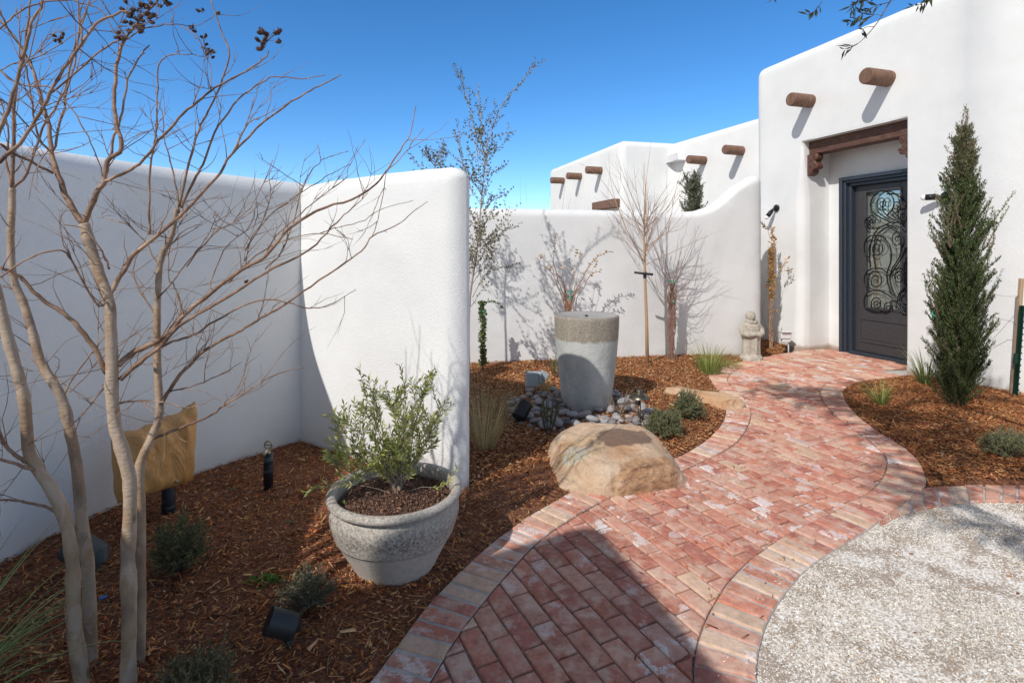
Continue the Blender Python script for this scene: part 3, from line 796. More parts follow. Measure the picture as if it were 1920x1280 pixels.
# ------------------------------------------------------------------ house
AX = (Vector((WD.x, WD.y, 0)), Vector((WN.x, WN.y, 0)), Vector((0, 0, 1)))
house = thing('adobe_house', (4.9, 8.5, 0), 'white adobe house with a recessed iron door and round wooden beam ends', 'house')
def hp(o): o.parent = house; o.matrix_parent_inverse = house.matrix_world.inverted() if False else o.matrix_parent_inverse; return o
HL = Vector(house.location)
def hbuild(mb, name, mat, parent=None, smooth=False, bevel=0, col=False):
    o = mb.build(name, mat, parent or house, smooth, bevel=bevel, col=col)
    if parent is None or parent is house:
        o.location = -HL
    return o
SO0, SO1, ZO, DEP, ZTOP, S1 = 0.0, 1.48, 3.0, .50, 4.33, 2.42
def facade():
    R = .16
    ss = list(np.arange(-4.5, -.2, .12))+list(np.arange(-.2, 0, .02))
    ss += [SO0, SO0+.001]; sb = [SO1]
    rj = .13
    right = [-4.5+i*.12 for i in range(int(4.3/.12))]+[-.25+.01*i for i in range(26)]
    mid = [SO0+(SO1-SO0)*i/12 for i in range(1, 12)]
    left = [SO1+.012*i for i in range(14)]+[SO1+.17+.1*i for i in range(0, 6)]
    corner = [S1-R+R*math.sin(PI/2*j/8) for j in range(9)]
    left = [x for x in left if x < S1-R-.01]
    S = right+mid+left+corner
    Zs = [-.09+.1*i for i in range(31) if -.09+.1*i < ZO-.035]+[ZO-.0]+[ZO+.008*i for i in range(1, 6)]+[ZO+.1+.1*i for i in range(12) if ZO+.1+.1*i < ZTOP-R-.02]+[ZTOP-R+R*math.sin(PI/2*j/8) for j in range(9)]
    def f(s, z):
        d = 0.0
        # rounded jamb edges
        if z <= ZO:
            if s >= SO1:
                r = .035+.10*max(0, min(1, (2.75-z)/.5)); e = s-SO1
                if e < r: d += r-math.sqrt(max(0, r*r-(r-e)**2))
            if s <= SO0:
                r = .015; e = SO0-s
                if e < r: d += r-math.sqrt(max(0, r*r-(r-e)**2))
        elif SO0 <= s <= SO1:
            r = .02; e = z-ZO
            if e < r: d += r-math.sqrt(max(0, r*r-(r-e)**2))
        e = ZTOP-z
        if e < R: d += R-math.sqrt(max(0, R*R-(R-e)**2))
        e = S1-s
        if e < R: d += R-math.sqrt(max(0, R*R-(R-e)**2))
        # soft buttress at the right and slight undulation
        t = max(0, min(1, (-.52-s)/.30)); d += -.055*(t*t*(3-2*t)); t2 = max(0, min(1, (-1.0-s)/.25)); d += .05*(t2*t2*(3-2*t2))
        d += .010*mn.noise(Vector((s*1.4, z*.9, 4)))
        d -= .04*max(0, 1-z/1.2)**2*(1 if s > SO1 else .3)
        return d
    mb = MB(); n = len(S); vs = []
    for z in Zs:
        for s in S:
            vs.append(H(s, f(s, z), z))
    fs = []
    for j in range(len(Zs)-1):
        for i in range(n-1):
            zc = (Zs[j]+Zs[j+1])/2; sc_ = (S[i]+S[i+1])/2
            if SO0 < sc_ < SO1 and zc < ZO: continue
            fs.append((j*n+i, j*n+i+1, (j+1)*n+i+1, (j+1)*n+i))
    mb.add(vs, fs)
    # reveals
    def quad(a, b, c, d): mb.add([a, b, c, d], [(0, 1, 2, 3)])
    zr = [z for z in Zs if z <= ZO]
    for z0, z1 in zip(zr, zr[1:]):
        quad(H(SO1, f(SO1, z0), z0), H(SO1, DEP, z0), H(SO1, DEP, z1), H(SO1, f(SO1, z1), z1))
        quad(H(SO0, f(SO0, z0), z0), H(SO0, f(SO0, z1), z1), H(SO0, DEP, z1), H(SO0, DEP, z0))
    quad(H(SO0, .02, ZO), H(SO1, .02, ZO), H(SO1, DEP, ZO), H(SO0, DEP, ZO))
    # back of the recess round the door frame
    a0, a1, zt = .20, 1.28, 2.47
    quad(H(a1, DEP, -.09), H(SO1, DEP, -.09), H(SO1, DEP, ZO), H(a1, DEP, ZO))
    quad(H(SO0, DEP, -.09), H(a0, DEP, -.09), H(a0, DEP, ZO), H(SO0, DEP, ZO))
    quad(H(a0, DEP, zt), H(a1, DEP, zt), H(a1, DEP, ZO), H(a0, DEP, ZO))
    # side, roof and body
    quad(H(S1, R, -.09), H(S1, R+7, -.09), H(S1, R+7, ZTOP-R), H(S1, R, ZTOP-R))
    quad(H(-4.5, .16, ZTOP), H(S1, .16, ZTOP), H(S1, 7, ZTOP), H(-4.5, 7, ZTOP))
    quad(H(-4.5, 0, -.09), H(-4.5, 0, ZTOP), H(-4.5, 7, ZTOP), H(-4.5, 7, -.09))
    quad(H(-4.5, 7.1, -.09), H(-4.5, 7.1, ZTOP), H(S1, 7.1, ZTOP), H(S1, 7.1, -.09))
    return mb
hbuild(facade(), 'entry_wall', M['stucco_far'], smooth=True)
# rear wings (three visible faces)
C0 = Vector((4.1, 8.3)); C1 = Vector((3.23, 10.7)); C2 = Vector((2.14, 10.44)); C3 = Vector((1.0, 14.3))
def block(pts, z, name):
    mb = MB(); n = len(pts)
    vs = [(p[0], p[1], -.05) for p in pts]+[(p[0], p[1], z) for p in pts]
    a = sum(pts[i][0]*pts[(i+1) % n][1]-pts[(i+1) % n][0]*pts[i][1] for i in range(n))
    fs = [(i, (i+1) % n, n+(i+1) % n, n+i) for i in range(n)]+[tuple(range(n, 2*n)), tuple(range(n-1, -1, -1))]
    if a < 0: fs = [f[::-1] for f in fs]
    mb.add(vs, fs)
    o = hbuild(mb, name, M['stucco_far'])
    b = o.modifiers.new('b', 'BEVEL'); b.width = .13; b.segments = 6; b.limit_method = 'ANGLE'; b.angle_limit = .5
    for p in o.data.polygons: p.use_smooth = True
    return o
block([tuple(C0+Vector((.0, 0))), tuple(C1), tuple(C2), tuple(C3), (7.5, 16.5), (9, 9.5)], 3.6, 'rear_wall')
# vigas
def viga(base, n, L, r, name='viga'):
    mb = MB(); k = 20; n = Vector((n.x, n.y, 0)).normalized(); up = Vector((0,0,1)); w = n.cross(up)
    sd = random.random()*50
    prof = [(-.12, 1), (L*.5, 1.0), (L-.02, 1.0), (L-.006, .97), (L, .90), (L, .5), (L, .001)]
    vs = [Vector(base)+n*d+(up*math.cos(2*PI*j/k)+w*math.sin(2*PI*j/k))*r*q*(1+.05*mn.noise(Vector((math.cos(2*PI*j/k)*1.2, math.sin(2*PI*j/k)*1.2, sd)))) for d, q in prof for j in range(k)]
    fs = [(i*k+j, i*k+(j+1) % k, (i+1)*k+(j+1) % k, (i+1)*k+j) for i in range(len(prof)-1) for j in range(k)]
    # a drying crack along the side
    mb.add(vs, fs)
    o = mb.build(name, M['viga'], house, smooth=True, loc=None)
    o.location = -HL
    bm_ = o.modifiers.new('e', 'EDGE_SPLIT'); bm_.split_angle = .7
    return o
NV = Vector((-WN.x, -WN.y))
viga(H(1.342, 0, 3.54), NV, .36, .093); viga(H(.224, 0, 3.52), NV, .36, .098)
# one viga has a dark check along it
def onface(A, B, px):
    # point on plan line A-B seen at image column px
    k = (px-960)/F; d = B-A; t = (k*A.y-A.x)/(d.x-k*d.y); return A+d*t
dC = (C1-C0).normalized(); nC = Vector((-.94, -.34)).normalized()
for px, py in ((1391, 283), (1321, 301)):
    p = onface(C0, C1, px); viga((p.x, p.y, EYE+(HY-py)/F*p.y), Vector((-.94, -.34)), .36, .078)
for px, py in ((1057, 339), (1089, 331), (1127, 320)):
    p = onface(C2, C3, px); viga((p.x, p.y, EYE+(HY-py)/F*p.y), Vector((-.96, -.283)), .34, .080)
# window lintel low on the far face, and the roof scupper
p = onface(C2, C3, 1140); e3 = (C3-C2).normalized(); n3 = Vector((-.96, -.283))
mb = MB(); mb.box((p.x-.02, p.y, 2.37), (1.0, .22, .17), (Vector((e3.x, e3.y, 0)), Vector((n3.x, n3.y, 0)), Vector((0,0,1))), bev=.01); hbuild(mb, 'window_lintel', M['viga'])
p = onface(C1, C2, 1258); 
cz = EYE+(HY-300)/F*p.y
can = MB(); dn = Vector((.23, -.97, 0)); dx_ = Vector((.97, .23, 0))
for off, sz in ((-.0, None),):
    can.box(Vector((p.x, p.y, cz-.06))+dn*.18, (.20, .45, .02), (dx_, dn, Vector((0,0,1))))
    can.box(Vector((p.x, p.y, cz))+dn*.18-dx_*.10, (.02, .45, .14), (dx_, dn, Vector((0,0,1))))
    can.box(Vector((p.x, p.y, cz))+dn*.18+dx_*.10, (.02, .45, .14), (dx_, dn, Vector((0,0,1))))
hbuild(can, 'roof_scupper', M['whitebox'])
# lintel beam and carved corbels
mb = MB(); L_ = SO1+.10
c = H(SO1/2, .20, 2.905); mb.box(c, (SO1-.006, .18, .185), AX, bev=.008); hbuild(mb, 'lintel_beam', M['beam'])
def corbel(s0, sg):
    mb = MB()
    # side profile in (outward along facade, down): carved S-scroll
    prof = [(0, 0), (.15, 0), (.165, -.02), (.165, -.06), (.15, -.085), (.125, -.10), (.135, -.13), (.155, -.15), (.165, -.18), (.155, -.205), (.125, -.215), (.10, -.21), (.09, -.23), (.08, -.26), (.055, -.285), (0, -.30)]
    n = len(prof)
    vs = []
    for d, sc in ((.085, .9), (.10, 1), (.20, 1), (.215, .9)):
        for (x, z) in prof: vs.append(H(s0+sg*x*(sc if x > 0 else 1), d, 2.81+z))
    fs = [(i*n+k, i*n+(k+1) % n, (i+1)*n+(k+1) % n, (i+1)*n+k) for i in range(3) for k in range(n)]+[tuple(range(n)), tuple(range(4*n-1, 3*n-1, -1))]
    mb.add(vs, fs)
    for (x, z, r) in ((.115, -.055, .035), (.13, -.175, .032), (.05, -.09, .022), (.055, -.17, .025), (.04, -.24, .02)):
        th = [i*.45 for i in range(18)]
        mb.tube([H(s0+sg*(x+r*(1-i/20)*math.cos(t)), .083, 2.81+z+r*(1-i/20)*math.sin(t)) for i, t in enumerate(th)], [.007]*18, 5)
    mb.ball(H(s0+sg*.135, .11, 2.81-.19), .028, 6)
    hbuild(mb, 'corbel', M['carved'], smooth=False)
corbel(SO1, -1); corbel(SO0, 1)
# door frame, leaf, glass, scrollwork
fr = MB()
def fbox(mb, s0, s1, d0, d1, z0, z1, bev=.004): mb.box(H((s0+s1)/2, (d0+d1)/2, (z0+z1)/2), (abs(s1-s0), d1-d0, z1-z0), AX, bev=bev)
a0, a1, zt = .20, 1.28, 2.47
for (w0, w1, d0) in ((0, .05, .44), (.05, .085, .47), (.085, .13, .52)):
    fbox(fr, a1-w1, a1-w0, d0, .70, .0, zt-w0 if w0 == 0 else zt-w0, .006)
    fbox(fr, a0+w0, a0+w1, d0, .70, .0, zt-w0, .006)
    fbox(fr, a0+w1+.0005, a1-w1-.0005, d0+.002, .70, zt-w1, zt-w0-.001, .006)
fbox(fr, a0+.13, a1-.13, .50, .72, -.02, .035, .004)
hbuild(fr, 'door_frame', M['iron'])
door = thing('iron_door', H(.74, .62, 0)-HL, None, None); door.parent = house
for kx in ('label', 'category'):
    if kx in door: del door[kx]
dl = Vector(door.location)+HL
def dbuild(mb, name, mat, smooth=False):
    return mb.build(name, mat, door, smooth, loc=None)
def shift(mb): mb.v = [(x-dl.x, y-dl.y, z-dl.z) for x, y, z in mb.v]; return mb
d0, d1 = .59, .645; l0, l1, lt_ = a0+.135, a1-.135, zt-.135
g0, g1, gz0, gz1 = l0+.165, l1-.165, .66, 2.235
lf = MB()
fbox(lf, l0, g0, d0, d1, .04, lt_); fbox(lf, g1, l1, d0, d1, .04, lt_)
fbox(lf, g0+.001, g1-.001, d0, d1, gz1, lt_-.001); fbox(lf, g0+.001, g1-.001, d0, d1, .041, gz0)
for w, pr in ((.022, .012),):
    fbox(lf, g0-w, g0+.004, d0-pr, d0+.003, gz0-w, gz1+w); fbox(lf, g1-.004, g1+w, d0-pr, d0+.003, gz0-w, gz1+w)
    fbox(lf, g0+.005, g1-.005, d0-pr, d0+.003, gz1-.004, gz1+w-.001); fbox(lf, g0+.005, g1-.005, d0-pr, d0+.003, gz0-w, gz0+.004)
dbuild(shift(lf), 'door_leaf', M['panel'])
pn = MB(); pz0, pz1 = .17, .50
for (i, w) in ((0, .018),):
    fbox(pn, l0+.07, l0+.07+w, d0-.012, d0+.002, pz0, pz1); fbox(pn, l1-.07-w, l1-.07, d0-.012, d0+.002, pz0, pz1)
    fbox(pn, l0+.07+w, l1-.07-w, d0-.0115, d0+.002, pz1-w, pz1); fbox(pn, l0+.07+w, l1-.07-w, d0-.0115, d0+.002, pz0, pz0+w)
fbox(pn, l0+.12, l1-.12, d0-.006, d0+.002, pz0+.05, pz1-.05, .003)
dbuild(shift(pn), 'raised_panel', M['panel'])
gp = MB(); fbox(gp, g0, g1, .625, .633, gz0, gz1, .0005); dbuild(shift(gp), 'glass_pane', M['glass'])
sc = MB()
def Q(x, y, dd=.575):                                # scroll drawing: x across the door, y down, both in the pattern's own units
    px, py = 1560+x/3.2, 300+y/3.2; k = (px-960)/F
    A_ = W0+WN*dd; s = (A_.x-k*A_.y)/(k*WD.y-WD.x); p = H(s, dd, 0); return Vector((p.x, p.y, EYE-(py-HY)/F*p.y))
def sc_line(pts, r=.0085): sc.tube([Q(*p) for p in cr(pts, 6)], r, 6)
def sc_spiral(cx, cy, r, a0_, turns, sg=1, rr=.0075):
    n = int(turns*16); pts = []
    for i in range(n+1):
        t = i/n; a = a0_+sg*2*PI*turns*t; q = r*(1-.82*t); pts.append(Q(cx+.78*q*math.cos(a), cy+q*math.sin(a)))
    sc.tube(pts, [rr*(1-.3*i/n) for i in range(n+1)], 6)
for (cx, cy, r, a, t, sg) in ((300, 260, 46, .8, 1.7, 1), (385, 278, 40, 2.4, 1.6, -1), (432, 345, 34, 2.0, 1.6, 1), (240, 362, 36, 2.2, 1.5, 1), (222, 368, 30, .5, 1.3, -1),
        (268, 532, 62, 2.6, 1.9, 1), (392, 478, 56, .8, 1.8, -1), (262, 722, 62, 2.6, 1.9, 1), (402, 706, 46, .6, 1.8, -1), (268, 862, 44, 2.6, 1.7, 1), (335, 888, 40, .4, 1.7, -1), (438, 830, 60, 2.5, 1.7, 1)):
    sc_spiral(cx, cy, r, a, t, sg)
for l in ([(350,372),(290,345),(245,310),(232,262),(255,212),(300,186),(350,205),(372,250),(360,300),(330,330)],
          [(350,372),(400,378),(440,392)], [(350,372),(310,395),(250,412),(210,402),(196,375),(210,345)], [(330,205),(380,205),(420,235),(442,280)],
          [(312,240),(305,300),(345,345),(400,372),(442,430)], [(360,300),(395,340),(440,372)], [(442,290),(402,300),(398,350),(430,380)],
          [(232,645),(226,560),(242,470),(280,410),(330,390),(385,415),(410,470),(415,540),(395,600),(362,650),(345,700)],
          [(262,640),(250,560),(262,470),(300,420),(345,405),(400,440)],
          [(228,590),(200,560),(194,510),(212,468),(250,452),(300,462),(340,500),(355,550),(352,610),(332,670),(334,730),(360,800),(400,860),(442,930)],
          [(442,520),(425,570),(390,630),(352,690),(352,740),(380,810),(442,890)],
          [(240,775),(205,750),(194,710),(215,665),(262,648),(310,660),(345,700)], [(345,690),(380,655),(420,650),(445,670)],
          [(290,912),(235,905),(200,880),(194,835),(215,795),(262,780),(310,795),(350,820),(390,870),(430,925)],
          [(290,905),(330,915),(355,880),(350,850),(385,850),(442,905)], [(442,760),(415,790),(405,840),(425,880)]):
    sc_line(l)
for (x, y) in ((250,398),(230,398),(310,462),(320,470),(350,572),(372,572),(310,790),(322,800),(240,662),(345,205),(340,320),(360,568)):
    sc.tube([Q(x-12, y-14), Q(x+2, y), Q(x-2, y+16)], [.001, .006, .001], 5)
for x in (470, 520, 560):                            # the far side of the grille, behind the jamb from here
    sc_spiral(x, 300, 50, 1, 1.6); sc_spiral(x, 560, 55, 1, 1.6, -1); sc_spiral(x, 800, 50, 1, 1.6)
dbuild(shift(sc), 'scroll_grille', M['scroll'], True)
hd = MB(); hd.tube([H(l0+.08, d0-.01, 1.0), H(l0+.08, d0-.06, 1.02), H(l0+.08, d0-.06, 1.28), H(l0+.08, d0-.01, 1.30)], .011, 8)
hd.box(H(l0+.08, d0-.006, 1.15), (.05, .012, .4), AX, bev=.003)
dbuild(shift(hd), 'door_handle', M['scroll'])

# neighbouring block of the house behind the viewer's left (its parapet shades the near bricks)
CO = G(1126, 962)+Vector((.02, .0, 0)); k = 3.3/SHZ
cor = Vector((CO.x-SHX*k, CO.y-SHY*k))
e1 = Vector((.28, -1.03)).normalized(); e2 = Vector((-.88, -.47)).normalized()
mb = MB(); q = [cor, cor+e2*2.6, cor+e2*2.6+e1*3.2, cor+e1*3.2]
vs = [(p.x, p.y, -.08) for p in q]+[(p.x, p.y, 3.3) for p in q]
mb.add(vs, [(0,1,5,4),(1,2,6,5),(2,3,7,6),(3,0,4,7),(4,5,6,7),(3,2,1,0)])
o = mb.build('garage_block', M['stucco'], None, True)
b = o.modifiers.new('b', 'BEVEL'); b.width = .16; b.segments = 6; b.limit_method = 'ANGLE'
tag(o, 'white stucco garage block behind the viewer that shades the near bricks', 'building')

# ------------------------------------------------------------------ wall lamps, outlet box
def wall_lamp(base, arm_dir, L, label):
    t = thing('wall_lamp', base, label, 'wall lamp', 'lampholders on the house wall')
    nn = Vector((-WN.x, -WN.y, 0))
    mb = MB(); mb.tube([nn*-.03, nn*.025, nn*.03], [.052, .052, .044], 20); mb.build('base_plate', M['blackmetal'], t, True)
    a = Vector(arm_dir).normalized()
    mb = MB(); st = nn*.03; el = nn*.06+a*.02
    mb.tube([st, nn*.05, el, el+a*.04], [.016]*4, 10); mb.tube([el+a*.02, el+a*.05, el+a*.05001, el+a*L], [.026, .026, .034, .034], 14); mb.build('lamp_holder', M['blackmetal'], t, True)
    mb = MB(); c = el+a*(L+.02); mb.ball(c, .032, 8); mb.tube([el+a*(L-.01), c], [.024, .028], 12); mb.build('bulb', M['bulb'], t, True)
wall_lamp(H(1.95, 0, 2.08), Vector((WD.x*.35-WN.x*.4, WD.y*.35-WN.y*.4, -.75)), .13, 'black lampholder with a white bulb on the wall above the dry vine')
wall_lamp(H(-.434, 0, 2.03), Vector((WD.x*.9-WN.x*.35, WD.y*.9-WN.y*.35, .0)), .13, 'black lampholder with a white bulb half hidden by the cypress')
ob = thing('outlet_box', (3.90, 7.62, 0), 'small white weatherproof outlet box beside the dry vine, low on the wall', 'outlet box')
mb = MB(); mb.box((0, 0, .23), (.15, .09, .10), bev=.01); mb.box((0, -.02, .285), (.16, .12, .02), bev=.006); mb.build('cover', M['whitebox'], ob)
mb = MB(); mb.box((.0, .0, .16), (.10, .06, .06), bev=.006); mb.tube([(.055, .01, -.02), (.055, .01, .25)], .009, 8); mb.build('conduit', M['whitebox'], ob)

# ------------------------------------------------------------------ rocks
def rock(name, c, r, planes, mat, label, namp=.06, rz=0, sub=5, seed=0, post=None):
    import bmesh
    bm = bmesh.new(); bmesh.ops.create_icosphere(bm, subdivisions=sub, radius=1)
    for v_ in bm.verts:
        p = v_.co.copy()
        p = Vector([math.copysign(abs(x)**.8, x) for x in p])
        for n_, d_, k_ in planes:
            nn = Vector(n_).normalized(); q = p.dot(nn)
            if q > d_: p -= nn*(q-d_)*k_
        nz = mn.noise(p*1.3+Vector((seed, 0, 0)))*namp*1.8+mn.noise(p*3.1+Vector((0, seed, 0)))*namp*.8
        ridge = (1-abs(mn.noise(p*4.2+Vector((seed, seed, 0)))))**3*namp*.45*(1 if p.z < .45 else .15)
        fine = mn.noise(p*9)*namp*.22*(1 if p.z < .5 else .35)-(abs(mn.noise(Vector((p.x*5, p.y*5, p.z*2.2+seed))))*namp*1.3 if p.z < .42 and p.x > -.1 and p.y < 0 else 0)
        p += v_.co*(nz+ridge+fine)
        v_.co = Vector((p.x*r[0], p.y*r[1], p.z*r[2]))
    me = bpy.data.meshes.new(name); bm.to_mesh(me); bm.free(); me.materials.append(mat)
    for p_ in me.polygons: p_.use_smooth = True
    o = bpy.data.objects.new(name, me); COL.objects.link(o); o.location = c; o.rotation_euler[2] = rz
    return tag(o, label, 'boulder')
rock('boulder', (.66, 3.48, .01), (.455, .37, .325), [((-.05, -.22, 1), .58, .88), ((.5, -.9, .1), .80, .8), ((-.8, -.2, .7), .64, .7), ((.85, .0, .55), .80, .7), ((-.45, -.9, .3), .84, .6), ((.3, .8, .5), .8, .6)], M['boulder'],
     'large flat-topped sandstone boulder with a damp stain at the path edge', .045, -.05, 6, 3)
rock('boulder', (1.86, 5.02, -.01), (.40, .21, .19), [((0, -.1, 1), .6, .9), ((-.2, -.9, .5), .6, .85), ((.9, -.3, .45), .55, .8), ((.2, .6, .9), .6, .8)], M['boulder2'],
     'smaller tan rock lying along the path edge behind the two round shrubs', .09, -.55, 5, 11)

# ------------------------------------------------------------------ fountain urn and river stones
ft = thing('fountain_urn', (.665, 4.76, 0), 'tall tapering cast stone fountain urn with a rough speckled rim', 'fountain')
mb = MB(); pr = [(.185, 0), (.20, .01), (.212, .08), (.232, .22), (.252, .38), (.268, .54), (.280, .68), (.286, .80), (.287, .855), (.282, .868), (.272, .872)]
pr2 = []
for a, b in zip(pr, pr[1:]):
    for j in range(4): t = j/4; pr2.append((a[0]+(b[0]-a[0])*t, a[1]+(b[1]-a[1])*t))
pr2.append(pr[-1]); mb.lathe(pr2, 64)
mb.build('urn_body', M['urn'], ft, True)
mb = MB(); mb.lathe([(.272, .871), (.262, .866), (.04, .858), (.022, .858), (.022, .82), (.001, .82)], 48, capb=False)
mb.build('basin_top', simple('wet_stone', (.30, .29, .27), .32, var=(.38, .36, .33), vscale=6, bump=(30, .002)), ft, True)
mb = MB(); mb.tube([(0, 0, .80), (0, 0, .868)], [.012, .012], 10); mb.build('water_spout', M['scroll'], ft)
import bmesh
stones = []
for k_ in range(5):
    bm = bmesh.new(); bmesh.ops.create_icosphere(bm, subdivisions=2, radius=1)
    for v_ in bm.verts:
        v_.co *= 1+.16*mn.noise(v_.co*1.1+Vector((k_*7, 0, 0)))
    me = bpy.data.meshes.new('river_stone'); bm.to_mesh(me); bm.free(); me.materials.append(M['pebble'])
    for p_ in me.polygons: p_.use_smooth = True
    stones.append(me)
placed = []; rr_ = random.Random(5); tries = 0
while len(placed) < 285 and tries < 30000:
    tries += 1
    x = rr_.uniform(-.02, 1.25); y = rr_.uniform(3.95, 5.3); ex = (x-.58)/.62; ey = (y-4.62)/.62
    if ex*ex+ey*ey > 1+.15*mn.noise(Vector((x*4, y*4, 0))): continue
    if math.hypot(x-.665, y-4.76) < .215: continue
    if math.hypot((x-.70)/.50, (y-3.46)/.38) < 1: continue
    r = rr_.uniform(.024, .048)
    lay = 0
    hit = [(q, math.hypot(x-q[0], y-q[1])) for q in placed]
    if any(d < (r+q[2])*.72 for q, d in hit): 
        if len(placed) > 150 and rr_.random() < .25 and not any(d < (r+q[2])*.8 and q[3] > 0 for q, d in hit): lay = 1
        else: continue
    placed.append((x, y, r, lay))
for (x, y, r, lay) in placed:
    zz = float(mulch_height(np.array([x]), np.array([y]))[0])
    o = bpy.data.objects.new('river_stone', rr_.choice(stones)); COL.objects.link(o)
    o.location = (x, y, zz-.012+r*.40+lay*.042); o.scale = (r*rr_.uniform(1, 1.35), r*rr_.uniform(.75, 1), r*rr_.uniform(.5, .75))
    o.rotation_euler = (rr_.uniform(-.3, .3), rr_.uniform(-.3, .3), rr_.uniform(0, 6.3))
    tag(o, 'smooth grey or pinkish river stone in the bed around the fountain urn', 'river stone', 'river stones around the fountain urn')

# ------------------------------------------------------------------ path light
p = G(1199, 799, .03)
t = thing('path_light', (p.x, p.y, .0), 'short bronze path light with a conical cap behind the big boulder', 'path light')
mb = MB(); mb.tube([(0, 0, -.05), (0, 0, .262)], .012, 12); mb.tube([(0, 0, .25), (0, 0, .27)], [.02, .02], 12); mb.build('pole', M['brass'], t, True)
mb = MB(); mb.lathe([(.083, .258), (.084, .262), (.055, .283), (.030, .300), (.026, .306), (.030, .310), (.026, .320), (.016, .325), (.001, .326)], 36, capb=False); mb.lathe([(.083, .258), (.03, .285), (.001, .288)], 36, capb=False)
mb.build('lamp_cap', M['brass'], t, True)

# ------------------------------------------------------------------ electrical box on stakes
t = thing('junction_box', (.20, 5.16, 0), 'grey electrical box on short legs with its cover flap open near the fountain', 'electrical box', rz=.1)
mb = MB(); mb.box((-.01, 0, .20), (.115, .10, .13), bev=.006); mb.build('box_body', M['greybox'], t)
mb = MB(); mb.box((.10, .02, .205), (.085, .015, .13), (Vector((.8, .0, -.45)).normalized(), Vector((0,1,0)), Vector((.45, 0, .8)).normalized()), bev=.004); mb.box((.065, .0, .215), (.03, .08, .10), bev=.004); mb.build('cover_flap', M['greybox'], t)
mb = MB(); mb.box((-.062, -.01, .12), (.016, .03, .33), bev=.002); mb.box((-.025, -.005, .08), (.014, .03, .25), bev=.002); mb.tube([(.03, 0, .14), (.03, -.01, .10)], .006, 8); mb.build('mounting_legs', M['greybox'], t)

# ------------------------------------------------------------------ spotlights
def spotlight(loc, aim, r, L, label, mat, rz=0):
    t = thing('spotlight', loc, label, 'spotlight', 'garden spotlights', 0)
    a = Vector(aim).normalized(); c = Vector((0, 0, .11*r/.055))
    mb = MB(); n = [(-.5, .55), (-.5, .85), (-.45, .97), (-.3, 1.0), (.5, 1.02), (.5, .93), (.38, .90), (.38, .02)]
    mb.tube([c+a*L*q[0] for q in n], [r*q[1] for q in n], 28, cap=True); mb.build('lamp_housing', mat, t, True).modifiers.new('e', 'EDGE_SPLIT').split_angle = .7
    mb = MB(); mb.tube([c+a*L*.33, c+a*L*.36], [r*.88, r*.88], 24); mb.build('lens', simple('lamp_lens', (.05, .05, .055), .12), t)
    mb = MB(); b0 = c-a*L*.25; mb.tube([(b0.x, b0.y, -.08), (b0.x, b0.y, b0.z-.4*r)], [.010, .012], 10); mb.box((b0.x, b0.y, b0.z-r*.75), (.03, .02, .05), bev=.004); mb.build('ground_stake', mat, t, True)
p = G(528, 1215, .03); spotlight((p.x, p.y, .03), (-.75, -.30, .42), .044, .10, 'black bullet spotlight tilted up in the mulch at the bottom of the shaded bed', simple('charcoal_metal', (.035, .035, .037), .5, .2))
p = G(978, 798, .03); spotlight((p.x, p.y, .03), (.5, .55, .75), .062, .14, 'black spotlight among the river stones aimed at the fountain urn', M['blackmetal'])
p = G(160, 1085, .04); spotlight((p.x, p.y, .03), (-.8, .1, .35), .062, .14, 'dull grey spotlight in the shaded bed behind the tree trunks', simple('dull_grey_metal', (.07, .08, .08), .5, .2))

# ------------------------------------------------------------------ pot with olive
potc = Vector((-.537, 2.457, .0))
pt = thing('clay_pot', potc, 'big round weathered grey clay pot with a thick rolled rim', 'plant pot')
mb = MB(); pr = [(.165, .0), (.178, .008), (.20, .05), (.232, .11), (.262, .165), (.265, .168), (.268, .173), (.286, .23), (.292, .265), (.287, .295), (.277, .312), (.272, .318), (.276, .322), (.292, .326), (.302, .335), (.304, .347), (.296, .358), (.282, .362), (.268, .358), (.260, .345), (.258, .32), (.262, .28)]
mb.lathe(cr(pr, 3), 72); mb.build('pot_body', M['pot'], pt, True)
xs = np.linspace(-.27, .27, 40); X, Y = np.meshgrid(xs, xs); ok = np.hypot(X, Y) < .268
Z = .312+.012*vnoise(X, Y, 8, 2)+.008*vnoise(X, Y, 25, 5)-.15*np.hypot(X, Y)**2+.03*np.exp(-((X-.02)**2+(Y-.02)**2)/.006)
idx = np.full(X.shape, -1); idx[ok] = np.arange(ok.sum()); q = np.stack([idx[:-1, :-1], idx[:-1, 1:], idx[1:, 1:], idx[1:, :-1]], -1).reshape(-1, 4); q = q[(q >= 0).all(1)]
npmesh('soil', np.stack([X[ok], Y[ok], Z[ok]], 1), [q], None, M['soil'], pt, True)

RC = RNG.uniform(0, 2*PI, 2600); RR = .245*np.sqrt(RNG.uniform(0, 1, 2600)); XX = RR*np.cos(RC); YY = RR*np.sin(RC); ZZ = .314-.15*RR**2+.03*np.exp(-((XX-.02)**2+(YY-.02)**2)/.006)
lc = chips('soil_crumbs', 2600, lambda n: (XX, YY), lambda X, Y: ZZ, M['chips'], (.009, .45), (.005, .4), [(.16, .085, .055), (.26, .14, .09), (.36, .21, .14), (.09, .05, .035)], .5, .006, .7); lc.parent = pt
def rdir(el_lo, el_hi, az=None):
    a = random.uniform(0, 2*PI) if az is None else az; e = random.uniform(el_lo, el_hi)
    return Vector((math.cos(a)*math.cos(e), math.sin(a)*math.cos(e), math.sin(e)))
def grow(p0, d0_, L, n, curve, jit):
    pts = [Vector(p0)]; d = Vector(d0_).normalized()
    for i in range(n):
        d = (d+Vector(curve)/n+Vector((random.gauss(0, jit), random.gauss(0, jit), random.gauss(0, jit)))).normalized()
        pts.append(pts[-1]+d*L/n)
    return pts
